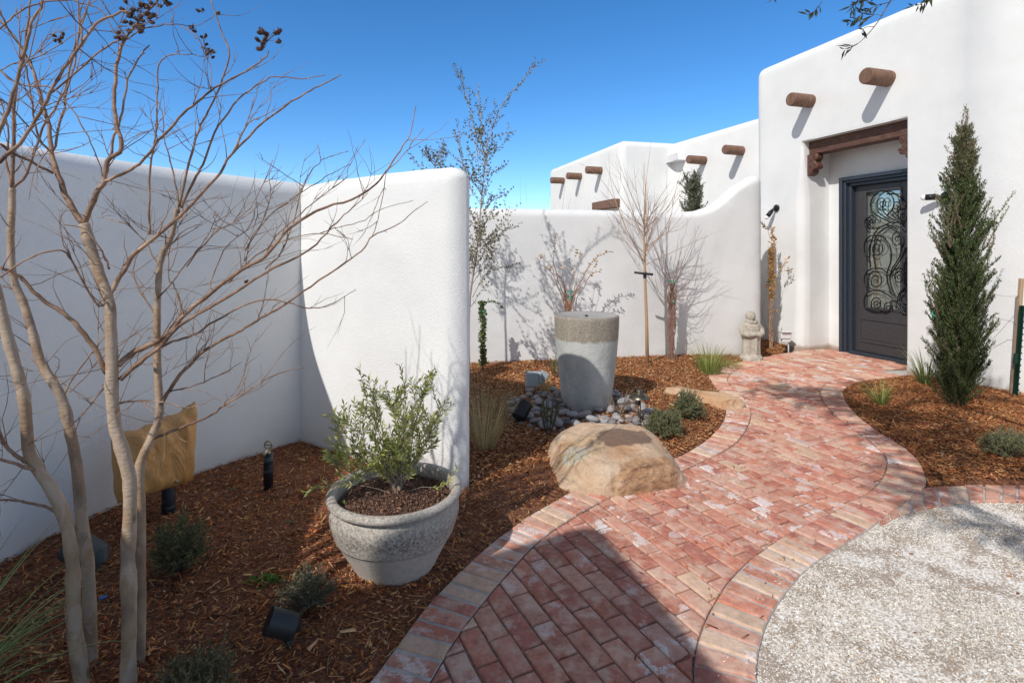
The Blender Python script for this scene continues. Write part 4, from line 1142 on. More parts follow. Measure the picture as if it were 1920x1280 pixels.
def leafy_tree(root, stems, leafL, leafW, per, cols, woodcol, name_leaf='foliage', name_stem='branches', spread=.8, matl=None, twigr=.0012):
    """stems: list of (pts, r0, leaf_from). leaves in pairs along each"""
    sb = MB(); B = []; D = []
    for pts, r0, lf_ in stems:
        n = len(pts); sb.tube(pts, [max(twigr, r0*(1-.85*i/(n-1))) for i in range(n)], 5, woodcol)
        tot = sum((b-a).length for a, b in zip(pts, pts[1:])); m = max(1, int(tot*per))
        rs = resample(pts, tot/max(m, 2))
        for i, q in enumerate(rs):
            if i/len(rs) < lf_: continue
            t_ = (rs[min(i+1, len(rs)-1)]-rs[max(i-1, 0)]).normalized()
            for sgn in (0, 1):
                r_ = Vector(RNG.normal(size=3)); r_ = (r_-t_*r_.dot(t_)).normalized()
                B.append(q); D.append(t_*random.uniform(.5, 1)+r_*spread)
    sb.build(name_stem, M['bark_attr'], root, col=True)
    n = len(B)
    if n:
        leaves(name_leaf, [tuple(b) for b in B], [tuple(d) for d in D], leafL*RNG.uniform(.6, 1.15, n), leafW*RNG.uniform(.7, 1.2, n), jitcol(cols, n), matl or M['leafy'], root)

ol = thing('olive_bush', potc+Vector((.015, .01, .31)), 'bushy young olive with narrow green leaves growing in the clay pot', 'olive bush')
OC = [(.38, .42, .09), (.46, .49, .14), (.24, .30, .07), (.60, .57, .24), (.28, .33, .10), (.48, .47, .22)]
stems = []
mains = [(-.26, -.05, .36), (-.18, .06, .46), (-.10, -.08, .50), (.02, .05, .50), (.11, -.02, .50), (.19, .03, .42), (-.32, -.02, .27), (-.05, .12, .42), (-.26, -.12, .22), (.05, -.12, .40), (-.15, -.15, .36), (.14, .12, .34)]
for (x, y, z) in mains:
    e = Vector((x, y, z)); pts = [Vector(q) for q in cr([(0, 0, -.02), (x*.2, y*.2, .10), (x*.62, y*.6, z*.55), (x, y, z)], 5)]
    pts = [q+Vector((random.gauss(0, .006), random.gauss(0, .006), 0))*(i > 2) for i, q in enumerate(pts)]
    stems.append((pts, .006, .55))
    for k_ in range(15):
        i = random.randint(4, len(pts)-2); d = (pts[i+1]-pts[i-1]).normalized()+rdir(-.2, .9)*1.1
        stems.append((grow(pts[i], d, random.uniform(.07, .17), 5, (0, 0, .5), .08), .0022, .15))
stems.append(([Vector(q) for q in cr([(0, 0, 0), (.10, -.02, .05), (.2, -.03, .06), (.27, -.03, .14)], 4)], .002, .5))
stems.append(([Vector(q) for q in cr([(-.0, 0, 0), (-.12, -.06, .07), (-.28, -.08, .09), (-.40, -.09, .06)], 4)], .0025, .5))
leafy_tree(ol, stems, .036, .009, 88, OC, (.30, .24, .18), spread=.75)
mb = MB(); mb.tube(cr([(0, 0, -.03), (.003, 0, .02), (-.006, .004, .06), (0, 0, .1)], 3), [.016, .014, .014, .013, .012, .012, .011, .011, .010, .008], 10, (.3, .25, .2), wob=.3); mb.build('trunk', M['bark_attr'], ol, True, col=True)
# seedling in the pot
sd = thing('weed', potc+Vector((-.225, -.06, .30)), 'tiny light green weed inside the pot rim', 'weed')
leaves('leaf_rosette', np.zeros((14, 3)), [tuple(rdir(.3, 1.3)) for _ in range(14)], .035*RNG.uniform(.6, 1.1, 14), .016, jitcol([(.25, .33, .09)], 14), M['leafy'], sd)

# ------------------------------------------------------------------ shrubs, grasses
def mz(x, y): return float(mulch_height(np.array([x]), np.array([y]))[0])
def shrub(name, label, cat, x, y, rx, h, twigs, leaf, lw_, cols, per=120, group=None, wood=(.16, .12, .09), spread=.9, ry=None, lean=(0, 0)):
    t = thing(name, (x, y, mz(x, y)), label, cat, group); st = []
    ry = ry or rx
    for i in range(twigs):
        a = random.uniform(0, 2*PI); e = math.asin(random.uniform(.05, 1)); q = random.uniform(.72, 1.05)
        end = Vector((math.cos(a)*math.cos(e)*rx*q+lean[0], math.sin(a)*math.cos(e)*ry*q+lean[1], math.sin(e)*h*q+.02))
        b0 = Vector((end.x*.18, end.y*.18, 0)); mid = b0.lerp(end, .5)+Vector((0, 0, h*.08))+Vector((random.gauss(0, .01), random.gauss(0, .01), 0))
        pts = [Vector(z_) for z_ in cr([b0, mid, end], 4)]; st.append((pts, .0022, .35))
        for k_ in range(2):
            j = random.randint(3, 6); st.append((grow(pts[j], (pts[j+1]-pts[j])+rdir(-.2, .9)*.05, rx*.35, 3, (0, 0, .4), .1), .0012, .1))
    leafy_tree(t, st, leaf, lw_, per, cols, wood, name_stem='twigs', spread=spread); return t
SG = [(.15, .19, .10), (.20, .24, .13), (.12, .15, .075), (.26, .29, .14), (.30, .28, .10)]
DG = [(.14, .16, .06), (.20, .21, .08), (.25, .25, .11), (.10, .12, .05), (.33, .29, .12)]
G3 = 'round leafy shrubs in the beds'
a = G(1253, 826, .03); shrub('round_shrub', 'round grey green shrub closest behind the big boulder, right of the path light', 'shrub', a.x, a.y+.12, .165, .20, 150, .013, .006, SG, 170, G3)
a = G(1300, 792, .03); shrub('round_shrub', 'round grey green shrub at the foot of the smaller tan rock', 'shrub', a.x, a.y+.12, .15, .235, 150, .013, .006, SG, 170, G3)
a = G(308, 1096, .05); shrub('round_shrub', 'dark green wispy shrub in shade beside the tree trunks', 'shrub', a.x, a.y+.1, .125, .25, 130, .014, .0055, DG, 130, G3)
a = G(562, 1160, .04); shrub('round_shrub', 'dark low shrub in shade behind the front spotlight', 'shrub', a.x, a.y+.08, .12, .14, 90, .011, .005, [(.10, .13, .07), (.15, .17, .10), (.08, .10, .06)], 110, G3)
a = G(345, 1325, .05); shrub('round_shrub', 'low shrub cut by the bottom edge beside the tree trunks', 'shrub', a.x, a.y+.06, .14, .09, 90, .012, .005, DG, 110, G3)
a = G(1900, 872, .03); shrub('round_shrub', 'grey green shrub cut by the right edge on the sunny mulch', 'shrub', a.x+.04, a.y+.1, .15, .20, 110, .014, .006, SG, 120, G3)
RG = [(.10, .13, .05), (.15, .18, .07), (.07, .09, .04)]
def upright(name, label, cat, x, y, n, h, sp, leaf, lw_, cols, per=160, lf_=.25, wood=(.14, .10, .07), group=None, spr=.5):
    t = thing(name, (x, y, mz(x, y)), label, cat, group); st = []
    for i in range(n):
        a_ = random.uniform(0, 2*PI); d = Vector((math.cos(a_)*sp, math.sin(a_)*sp, 1))
        st.append((grow((math.cos(a_)*.02, math.sin(a_)*.02, 0), d, h*random.uniform(.55, 1.05), 6, (0, 0, .25), .05), .002, lf_))
    leafy_tree(t, st, leaf, lw_, per, cols, wood, name_stem='stems', spread=spr); return t
a = G(1028, 818, .03); upright('upright_plant', 'upright needle leaved plant in shadow in front of the fountain stones', 'plant', a.x, a.y, 26, .27, .35, .018, .0035, RG)
a = G(1042, 706, .1); upright('upright_plant', 'small green plant against the wall just left of the urn', 'plant', a.x, a.y, 12, .26, .35, .026, .009, [(.16, .20, .09), (.12, .15, .07)], 90)
a = G(1165, 788, .03); upright('upright_plant', 'sparse twiggy half bare plant beside the path light', 'plant', a.x, a.y+.1, 34, .24, .8, .012, .004, [(.20, .17, .12), (.13, .15, .07)], 40, wood=(.32, .24, .19), spr=.6)
a = G(1172, 720, .06); upright('upright_plant', 'small sprig behind the urn base in the sunny mulch', 'plant', a.x+.0, a.y, 8, .10, .9, .016, .007, [(.20, .22, .10)], 70)
a = G(1110, 690, .06)

def grass(name, label, x, y, n, h, cols, w=.004, droop=.7, spread=.25, lean=(0, 0), base=.03, cat='ornamental grass', tip=None, zz=None, group=None):
    t = thing(name, (x, y, mz(x, y)-.005 if zz is None else zz), label, cat, group)
    V = []; Fc = []; C = []
    for i in range(n):
        a_ = random.uniform(0, 2*PI); L = h*random.uniform(.5, 1.15); b = Vector((math.cos(a_), math.sin(a_), 0)); r = random.random()**.5
        p = b*base*r; d = (Vector((0, 0, 1))+b*spread*random.uniform(.3, 1.5)+Vector((*lean, 0))*random.uniform(.5, 1.3)).normalized()
        side = d.cross(Vector((0,0,1))); side = side.normalized() if side.length > .01 else Vector((1, 0, 0))
        side = (side+Vector((random.gauss(0, .4), random.gauss(0, .4), 0))).normalized()
        m = 7; col = random.choice(cols); k2 = random.uniform(.75, 1.25); i0 = len(V); dr = droop*random.uniform(.4, 1.6)
        for j in range(m+1):
            u_ = j/m; ww = w*(1-u_**1.6)*.5*random.uniform(.95, 1.05)+.0002
            fold = side.cross(d)*ww*.5
            V += [tuple(p-side*ww), tuple(p-fold), tuple(p+side*ww)]
            cc = col if not tip or u_ < .6 else tip
            C += [tuple(x_*k2 for x_ in cc)]*3
            p = p+d*L/m; d = (d+Vector((b.x*.35+lean[0]*.3, b.y*.35+lean[1]*.3, -1))*dr*u_*.33).normalized()
            if j < m: Fc += [(i0+3*j, i0+3*j+1, i0+3*j+4, i0+3*j+3), (i0+3*j+1, i0+3*j+2, i0+3*j+5, i0+3*j+4)]
    npmesh('blades', np.array(V), [np.array(Fc)], np.array(C), M['leafy'], t); return t
GG = [(.24, .32, .07), (.30, .38, .10), (.17, .24, .05), (.40, .42, .17)]
a = G(1338, 690, .06); grass('grass_clump', 'bright green arching grass clump against the courtyard wall', a.x-.05, a.y, 190, .42, GG, .007, .9, .5, (.0, 0), .10)
a = G(1362, 684, .04); grass('grass_clump', 'low yellow green grass clump left of the friar statue', a.x+.05, a.y+.05, 120, .24, [(.36, .38, .12), (.28, .33, .09), (.46, .42, .2)], .006, 1.2, .8, (.3, -.1), .07)
SC = [(.62, .50, .28), (.70, .58, .34), (.50, .40, .22), (.36, .34, .15)]
a = G(912, 858, .03); grass('dry_grass', 'tall straw coloured dry grass clump behind the wing wall end', a.x-.02, a.y+.12, 260, .50, SC, .0022, .45, .34, (.06, 0), .07)
a = G(965, 800, .03); grass('dry_grass', 'thin low dry grass sprawling behind the straw coloured clump', a.x-.15, a.y+.2, 120, .32, [(.30, .26, .12), (.20, .20, .08)], .0022, .9, .7, (.2, -.1), .06)
a = G(1075, 735, .06); grass('dry_grass', 'small pale tuft of dry grass at the left foot of the urn', .34, 5.12, 60, .2, SC, .003, .8, .4, (-.3, -.1), .03)
a = G(1652, 758, .03); grass('grass_clump', 'thin green grass tuft in the mulch by the inner bend of the path', a.x, a.y, 90, .30, [(.22, .30, .06), (.30, .34, .10), (.38, .34, .16)], .0055, .8, .6, (-.1, 0), .04)
a = G(1735, 722, .03); grass('grass_clump', 'dark green strappy grass tucked against the foot of the cypress', a.x, a.y, 70, .42, [(.13, .19, .06), (.19, .24, .08)], .008, .8, .45, (-.1, -.05), .05)
grass('grass_clump', 'long green arching grass at the lower left corner of the bed', -1.72, 1.52, 110, .52, [(.22, .36, .12), (.32, .44, .18), (.42, .44, .22)], .011, 1.0, .55, (.7, .05), .09)
a = G(497, 1092, .04)
t = thing('weed', (a.x, a.y, mz(a.x, a.y)), 'small bright green weed in the shaded mulch between two shrubs', 'weed')
leaves('leaf_rosette', RNG.normal(0, .022, (80, 3))*np.array([1.3, .7, .05]), [tuple(rdir(.1, 1.2)) for _ in range(80)], .032*RNG.uniform(.6, 1.1, 80), .016, jitcol([(.16, .30, .06), (.22, .38, .08)], 80), M['leafy'], t)
for (px, py, lb) in ((545, 985, 'thin pale sprig lying on the shaded mulch left of the pot'), (435, 925, 'thin pale sprig lying on the mulch near the tan cover'), (985, 960, 'pale green sprig on the sunny mulch below the boulder')):
    a = G(px, py, .04); t = thing('sprig', (a.x, a.y, mz(a.x, a.y)+.008), lb, 'sprig')
    leaves('leaf_rosette', RNG.normal(0, .010, (18, 3))*np.array([1.4, .8, .1]), [tuple(rdir(-.05, .5)) for _ in range(18)], .028*RNG.uniform(.6, 1.1, 18), .005, jitcol([(.34, .36, .18)], 18), M['leafy'], t)
a = G(193, 1134, .04); mb = MB(); mb.box((0, 0, .008), (.024, .016, .004), (Vector((.9, .3, .2)).normalized(), Vector((-.3, .9, .1)).normalized(), Vector((0, 0, 1))), bev=.001)
o = mb.build('plastic_scrap', M['blue']); o.location = (a.x, a.y, mz(a.x, a.y)+.008); tag(o, 'small bright blue plastic scrap on the mulch between the trunks', 'litter')
for (px, py, lb) in ((452, 962, 'small curled yellow leaf on the shaded mulch left of the pot'), (456, 982, 'pale tan leaf just below the yellow one')):
    a = G(px, py, .04); t = leaves('fallen_leaf', [(0, 0, 0)], [(1, .2, .25)], .034, .022, np.array([(.62, .45, .16)]), M['leafy'], None); t.location = (a.x, a.y, mz(a.x, a.y)+.014); tag(t, lb, 'leaf')

# ------------------------------------------------------------------ standpipe and insulated cover
a = G(503, 918, .05)
t = thing('standpipe', (a.x, a.y, .03), 'black wrapped standpipe with a brass tap standing near the wall corner', 'standpipe')
mb = MB(); mb.tube([(0, 0, -.06), (0, 0, .2), (.002, 0, .235)], [.027, .026, .028], 18, wob=.05); mb.build('pipe', M['pipe'], t, True)
mb = MB(); mb.tube([(0, 0, .2), (0, 0, .265)], [.012, .012], 10); mb.tube([(0, .01, .255), (0, -.05, .255), (0, -.058, .235)], [.014, .012, .011], 10)
th = [i*PI/6 for i in range(13)]; mb.tube([(.022*math.cos(q), 0, .282+.022*math.sin(q)) for q in th], .0045, 6, cap=False); mb.box((0, 0, .282), (.04, .006, .006)); mb.build('tap', M['galv'], t, True)
cv = thing('insulated_cover', (-1.90, 2.74, 0), 'tan quilted pouch wrapped over a pipe loop in front of the curved wall', 'pipe cover')
L0 = Vector((-1.925, 2.585, 0)); L1 = Vector((-1.765, 2.95, 0)); ev = (L1-L0); LL = ev.length; ev.normalize(); nv = Vector((ev.y, -ev.x, 0))
nu, nvv = 46, 40
V = []; Fq = []
for sd_ in (1, -1):
    for j in range(nvv+1):
        for i in range(nu+1):
            u_ = i/nu*2-1; v_ = j/nvv*2-1
            th_ = .085*math.sqrt(max(0, 1-u_**4))*math.sqrt(max(0, 1-v_**6))
            z = .385+v_*.185+.022*(u_**4)*(1 if v_ > 0 else -.3)*abs(v_)-.02*(1-u_*u_)*max(0, v_)+.02*u_*v_
            fold = .020*math.sin(10*u_+3*v_+3*abs(v_)*u_)*max(0, v_+.1)**1.2*(1-abs(u_)**8)+.012*mn.noise(Vector((u_*4+v_, v_*1.6, 7)))+.007*mn.noise(Vector((u_*3, v_*2, sd_)))+.006*math.sin(14*u_-5*v_)*max(0, .4-abs(v_+.9))
            sag = (1+.06*v_)
            p_ = L0+ev*(LL*(.5+.5*u_*sag))+nv*(sd_*(th_+fold*min(1, th_*20)))
            V.append(Vector((p_.x, p_.y, z))-Vector(cv.location))
n1 = (nu+1)
for b_ in (0, 1):
    for j in range(nvv):
        for i in range(nu):
            o_ = b_*(nu+1)*(nvv+1); q = (o_+j*n1+i, o_+j*n1+i+1, o_+(j+1)*n1+i+1, o_+(j+1)*n1+i); Fq.append(q if b_ == 0 else q[::-1])
npmesh('cover', V, [Fq], None, M['tarp'], cv, True)
mb = MB(); q0 = L0+ev*(LL*.63); mb.tube([q0+nv*.07+Vector((0, 0, .245)), q0+nv*.088+Vector((0, 0, .24))], [.009, .008], 12)
mb.v = [tuple(Vector(v_)-Vector(cv.location)) for v_ in mb.v]; mb.build('eyelet', M['galv'], cv, True)
for q, rr2 in ((.66, .032), (.30, .026)):
    b0 = L0+ev*(LL*q)-Vector(cv.location); mb = MB(); mb.tube([(b0.x, b0.y, -.05), (b0.x, b0.y, .1), (b0.x, b0.y, .28)], rr2, 18, wob=.05); mb.build('pipe', M['pipe'], cv, True)

# ------------------------------------------------------------------ friar statue
st = thing('friar_statue', (3.155, 7.04, mz(3.155, 7.04)-.01), 'small grey stone friar statue with folded arms in front of the white wall', 'statue')
mb = MB()
mb.lathe([(.135, 0), (.15, .02), (.15, .06), (.13, .085), (.115, .10)], 24, sx=1, sy=.85)
mb.lathe([(.118, .08), (.115, .15), (.108, .26), (.103, .34), (.112, .38), (.118, .43), (.112, .48), (.085, .52), (.05, .545)], 24, capt=True, sx=1, sy=.78)
mb.ball((0, -.005, .595), (.056, .058, .068), 8); mb.ball((0, .02, .60), (.066, .062, .07), 8)         # head and hood behind
mb.tube([(-.06, -.02, .53), (-.03, -.065, .525), (.03, -.065, .525), (.06, -.02, .53), (.03, .05, .54), (-.03, .05, .54), (-.06, -.02, .53)], .022, 8)
for s_ in (-1, 1):
    mb.tube([(s_*.085, 0, .49), (s_*.128, -.01, .43), (s_*.122, -.04, .375), (s_*.07, -.095, .365), (-s_*.01, -.108, .375)], [.036, .040, .042, .036, .022], 10)
    mb.ball((s_*.02, -.062, .605), (.008, .006, .006), 4); mb.ball((s_*.055, -.09, .03), (.03, .05, .022), 5)
mb.ball((0, -.066, .592), (.009, .012, .012), 4); mb.tube([(-.018, -.058, .572), (0, -.064, .569), (.018, -.058, .572)], .005, 5)
mb.tube([(.035, -.088, .34), (.04, -.09, .24), (.036, -.092, .12)], [.010, .008, .007], 6)             # rope
for q in range(9):
    a_ = q/9*2*PI; mb.tube([(.104*math.cos(a_), .082*math.sin(a_), .34), (.118*math.cos(a_+.05), .092*math.sin(a_+.05), .09)], [.006, .010], 5)
mb.tube([(.1*math.cos(i*PI/8), .08*math.sin(i*PI/8), .345) for i in range(17)], .010, 6, cap=False)
o = mb.build('carved_figure', M['statue'], st, True); r_ = o.modifiers.new('r', 'REMESH'); r_.mode = 'VOXEL'; r_.voxel_size = .0055; r_.use_smooth_shade = True
o.modifiers.new('s', 'SMOOTH').iterations = 3
mb = MB(); mb.lathe([(.15, -.04), (.165, -.02), (.168, .02), (.15, .035)], 24, sx=1.0, sy=.85, capt=True); mb.build('plinth', M['statue'], st, True)

# ------------------------------------------------------------------ staked vines
def vine(loc, label, cat, stake_h, vines, cols, per, leaf, lw_, ties, wood=(.30, .17, .11), stake_lean=0, sr=.011, leaf_from=.0, spread=1.0, name='staked_vine'):
    t = thing(name, loc, label, cat, 'vines tied to stakes along the walls')
    if stake_h:
        mb = MB(); mb.box((stake_lean*.5, .012, stake_h/2-.03), (.024, .024, stake_h+.06), (Vector((1, 0, 0)), Vector((0, 1, 0)), Vector((stake_lean/stake_h, 0, 1)).normalized()), bev=.002); mb.build('stake', M['stake'], t)
    st_ = [([Vector(p) for p in cr(v_, 5)], r, lf2) for v_, r, lf2 in vines]
    st_ = [([p+Vector((random.gauss(0, .006), random.gauss(0, .006), 0)) for p in ps], r, lf2) for ps, r, lf2 in st_]
    leafy_tree(t, st_, leaf, lw_, per, cols, wood, name_stem='stems', spread=spread)
    for z, w_ in ties:
        mb = MB(); mb.tube([(w_*math.cos(q*PI/6), .02+w_*.6*math.sin(q*PI/6), z+.008*math.sin(q*1.7)) for q in range(13)], .0045, 5, cap=False)
        mb.ball((w_*.2, -.03, z-.012), (.012, .008, .014), 4); mb.tube([(w_*.2, -.03, z), (w_*.7, -.035, z-.05)], .003, 5); mb.build('tie', M['tie'], t, True)
    return t
def winding(h, amp, n, x0=0, x1=0):
    return [(x0+(x1-x0)*i/n+random.uniform(-amp, amp), -.015+random.uniform(-.02, .01), h*i/n) for i in range(n+1)]
DRY = [(.62, .38, .13), (.50, .28, .09), (.68, .47, .22), (.36, .20, .09)]
# dry brown leafed vine right of the statue
zz = mz(3.78, 7.78)
vv = [(winding(1.42, .028, 9), .006, .5) for _ in range(4)]+[(winding(1.75, .026, 9, 0, .02), .005, .55) for _ in range(2)]
vv += [([(0, 0, 1.0), (.08, 0, 1.12), (.17, -.02, 1.2), (.24, -.02, 1.32)], .003, .5), ([(.02, 0, .98), (.1, 0, 1.08), (.2, -.02, 1.14), (.28, -.02, 1.16)], .003, .6), ([(0, 0, 1.6), (-.05, 0, 1.75), (-.12, 0, 1.82), (-.16, -.01, 1.86)], .003, .4),
       ([(0, 0, .2), (-.1, -.02, .4), (-.12, -.02, .6), (-.05, -.02, .85), (0, 0, 1.0)], .004, .8), ([(.05, 0, .0), (.09, -.02, .3), (.06, 0, .55)], .004, .9)]
vine((3.74, 7.72, zz-.02), 'tall vine of dry golden brown leaves tied upright right of the friar statue', 'vine', .95, vv, DRY, 46, .056, .026, [(.98, .04)], wood=(.36, .22, .14))
# ivy by the wing wall end
vv = [(winding(.78, .035, 8), .004, .1) for _ in range(5)]+[([(0, 0, .72), (.06, -.02, .80), (.14, -.02, .78), (.2, -.02, .72)], .003, .3)]
vine((-.33, 5.95, .08), 'short green leafy vine on a stake just past the wing wall', 'vine', .80, vv, [(.12, .19, .06), (.18, .26, .09), (.09, .14, .05)], 42, .042, .034, [(.70, .02)], wood=(.2, .13, .08))
# bare vine behind the urn
vv = [([(0, 0, 0), (-.02, 0, .5), (-.03, 0, .8), (-.06, -.01, 1.0), (-.16, -.02, 1.15), (-.18, 0, 1.35), (-.17, 0, 1.55)], .011, .84),
      ([(0, 0, 0), (0, 0, .6), (-.06, 0, .85), (-.14, 0, 1.05), (-.22, 0, 1.2), (-.34, -.02, 1.31)], .0095, .95),
      ([(.02, 0, 0), (.02, 0, .7), (.06, 0, .85), (.14, -.02, 1.02), (.22, -.04, 1.17), (.32, -.04, 1.30), (.48, -.05, 1.37)], .010, .70),
      ([(.02, 0, .65), (.05, -.03, .80), (.12, -.04, .95), (.26, -.05, 1.10), (.36, -.05, 1.15)], .008, .75), ([(0, 0, 0), (-.03, 0, .4), (-.05, 0, .9), (-.12, 0, 1.1)], .0095, .95), ([(.03, 0, .1), (-.02, 0, .6), (-.04, 0, .9)], .010, .97)]
for q_ in range(7):
    s_ = random.uniform(-.2, .25); vv.append(([(0, 0, .1), (s_*.3, -.01, .75), (s_*.8, -.02, 1.0), (s_*1.3, -.03, random.uniform(1.1, 1.4))], .006, .9))
t = vine((.665, 6.24, .06), 'mostly bare reddish vine spreading in a V above the fountain urn', 'vine', .85, vv, DRY, 30, .040, .024, [(.90, .05), (.84, .04)], wood=(.30, .16, .10))
# bare bundle right of the sapling
vv = []
for i in range(30):
    s_ = random.choice((-1, 1))*random.uniform(.02, .34); h_ = random.uniform(.9, 1.75)
    vv.append(([(random.gauss(0, .03), 0, 0), (random.gauss(0, .03), -.01, .45), (random.gauss(0, .035), -.01, .8), (s_*.45, random.uniform(-.1, .02), h_*.72), (s_, random.uniform(-.16, .02), h_)], .0062, .96))
for i in range(10):
    z_ = random.uniform(.4, 1.0); s_ = random.uniform(.12, .32); vv.append(([(0, -.01, z_), (s_*.5, -.03, z_+.16), (s_, -.05, z_+random.uniform(.05, .3))], .0028, .9))
vine((1.98, 6.62, .08), 'bare bundle of thin stems bound twice with green tape on the wall', 'vine', .95, vv, DRY, 14, .022, .012, [(.98, .06), (.74, .05)], wood=(.24, .14, .11))

# ------------------------------------------------------------------ young bare tree with rubber guard
bt = thing('bare_sapling', (1.60, 6.30, mz(1.6, 6.3)-.01), 'slim leafless sapling with a straight tan trunk and a black rubber strap', 'sapling')
mb = MB(); mb.tube([(0, 0, -.03), (-.01, 0, .5), (-.03, 0, 1.05), (-.035, 0, 1.35), (-.04, 0, 1.6), (-.02, 0, 2.0), (-.04, 0, 2.4)], [.022, .019, .016, .013, .010, .006, .002], 10, (.44, .28, .16)); mb.build('trunk', M['bark_attr'], bt, True, col=True)
mb = MB()
for i in range(27):
    z0 = random.uniform(1.15, 1.7); p0 = Vector((-.035, 0, z0)); az = random.uniform(0, 2*PI)
    d = Vector((math.cos(az)*1.1, math.sin(az)*.6, random.uniform(.5, 1.3)))
    pts = grow(p0, d, random.uniform(.45, 1.0), 9, (0, 0, .35), .06); n = len(pts)
    mb.tube(pts, [.0048*(1-.8*j/(n-1)) for j in range(n)], 5, (.36, .25, .19))
    for k_ in range(5):
        j = random.randint(2, 7); mb.tube(grow(pts[j], (pts[j+1]-pts[j]).normalized()+rdir(-.2, .9)*.7, random.uniform(.1, .35), 5, (0, 0, .3), .08), [.002, .0018, .0015, .0012, .001, .0008], 4, (.36, .25, .2))
long = [[(-.03, 0, 1.22), (-.20, 0, 1.50), (-.40, -.05, 1.95), (-.60, -.1, 2.22), (-.82, -.1, 2.38)], [(-.03, 0, 1.20), (-.25, .02, 1.62), (-.42, 0, 2.1), (-.46, 0, 2.5)], [(0, 0, 1.4), (.2, 0, 1.55), (.40, -.02, 1.62), (.55, 0, 1.8)], [(0, 0, 1.35), (.25, 0, 1.7), (.34, 0, 2.1), (.42, 0, 2.35)], [(0, 0, 1.6), (-.02, 0, 2.1), (.06, 0, 2.75)]]
for l in long: pts = cr(l, 4); n = len(pts); mb.tube(pts, [.0055*(1-.8*j/(n-1)) for j in range(n)], 5, (.45, .32, .22))
mb.build('branches', M['bark_attr'], bt, col=True)
mb = MB(); mb.tube([(-.16, -.03, 1.10), (-.05, -.02, 1.085), (.06, -.02, 1.075)], .014, 8); mb.tube([(-.03, 0, 1.03), (-.03, 0, 1.10)], .020, 10); mb.build('rubber_strap', M['rubber'], bt, True)

# ------------------------------------------------------------------ evergreen sapling behind the wing wall
def wispy(root, trunk, n, cols, leaf, lw_, z0, z1, rad, per, lfrom=.2, upb=.4, wood=(.36, .31, .26)):
    st_ = []; tr = [Vector(p) for p in cr(trunk, 6)]; st_.append((tr, .016, 1.1))
    for i in range(n):
        f_ = random.uniform(0, 1)**.85; z = z0+(z1-z0)*f_; q = min(tr, key=lambda p: abs(p.z-z)); az = random.uniform(0, 2*PI)
        d = Vector((math.cos(az), math.sin(az), random.uniform(.3, 1.4)))
        L = rad*random.uniform(.5, 1.1)*(1.1-.5*f_)
        pts = grow(q, d, L, 7, (0, 0, upb), .09); st_.append((pts, .004, lfrom))
        for k_ in range(4):
            j = random.randint(2, 6); st_.append((grow(pts[j], (pts[j+1]-pts[j]).normalized()+rdir(-.3, .9)*.8, L*.35, 4, (0, 0, .3), .1), .0018, .1))
    leafy_tree(root, st_, leaf, lw_, per, cols, wood, spread=.7)
OK_ = [(.10, .12, .05), (.15, .16, .08), (.20, .18, .10), (.08, .09, .045), (.30, .22, .08), (.22, .21, .15)]
ev_ = thing('evergreen_sapling', (-.42, 5.25, .08), 'tall loose evergreen sapling rising behind the wing wall end', 'tree')
wispy(ev_, [(0, 0, -.05), (.0, 0, .8), (.08, 0, 1.4), (.13, 0, 2.0), (.18, 0, 2.5)], 62, OK_, .036, .014, .85, 2.45, .50, 27)
st_ = []
for l in ([(.15, 0, 2.3), (.24, 0, 2.6), (.36, 0, 2.85), (.54, 0, 3.05), (.64, 0, 3.20)], [(.08, 0, 2.3), (.04, 0, 2.62), (-.02, 0, 2.85), (-.10, 0, 3.10)], [(.1, 0, 2.3), (.12, 0, 2.6), (.08, 0, 2.98)], [(.04, 0, 1.9), (-.08, 0, 2.3), (-.12, 0, 2.65)],
          [(.03, 0, 1.3), (.2, -.05, 1.45), (.42, -.05, 1.6)], [(.03, 0, .9), (.18, 0, 1.15), (.38, 0, 1.2)]):
    pts = [Vector(p) for p in cr(l, 5)]; st_.append((pts, .006, .25))
    for k_ in range(7):
        j = random.randint(3, len(pts)-3); st_.append((grow(pts[j], (pts[j+1]-pts[j]).normalized()+rdir(-.4, .6)*.8, .18, 4, (0, 0, .3), .1), .0015, .2))
leafy_tree(ev_, st_, .034, .013, 46, OK_, (.42, .38, .34), name_leaf='upper_foliage', name_stem='upper_branches')
e2_ = thing('evergreen_sapling', (-.80, 5.45, .08), 'short evergreen whose leafy tips just clear the top of the wing wall', 'tree')
wispy(e2_, [(0, 0, 0), (.02, 0, .9), (.0, 0, 2.0), (.03, 0, 2.3)], 34, OK_, .036, .014, 1.6, 2.3, .42, 24)
sw = thing('evergreen_shrub', (2.78, 8.2, 0), 'dark green evergreen showing above the courtyard wall in front of the rear wing', 'shrub')
wispy(sw, [(0, 0, 0), (.02, 0, 1.4), (.0, 0, 2.2), (-.02, 0, 2.7)], 95, [(.07, .10, .05), (.11, .14, .07), (.16, .18, .10)], .036, .014, 1.7, 2.5, .36, 60, upb=.8)
tw = thing('twiggy_bush', (.55, 8.6, 0), 'few bare twigs poking above the courtyard wall beside the rear wing', 'bush')
mb = MB()
for i in range(16): 
    p0 = (random.gauss(0, .12), random.gauss(0, .05), .0); pts = grow(p0, (random.gauss(0, .12), 0, 1), random.uniform(2.0, 2.75), 9, (0, 0, .1), .05); mb.tube(pts, [.006*(1-.85*j/9) for j in range(10)], 5, (.26, .18, .15))
mb.build('twigs', M['bark_attr'], tw, col=True)

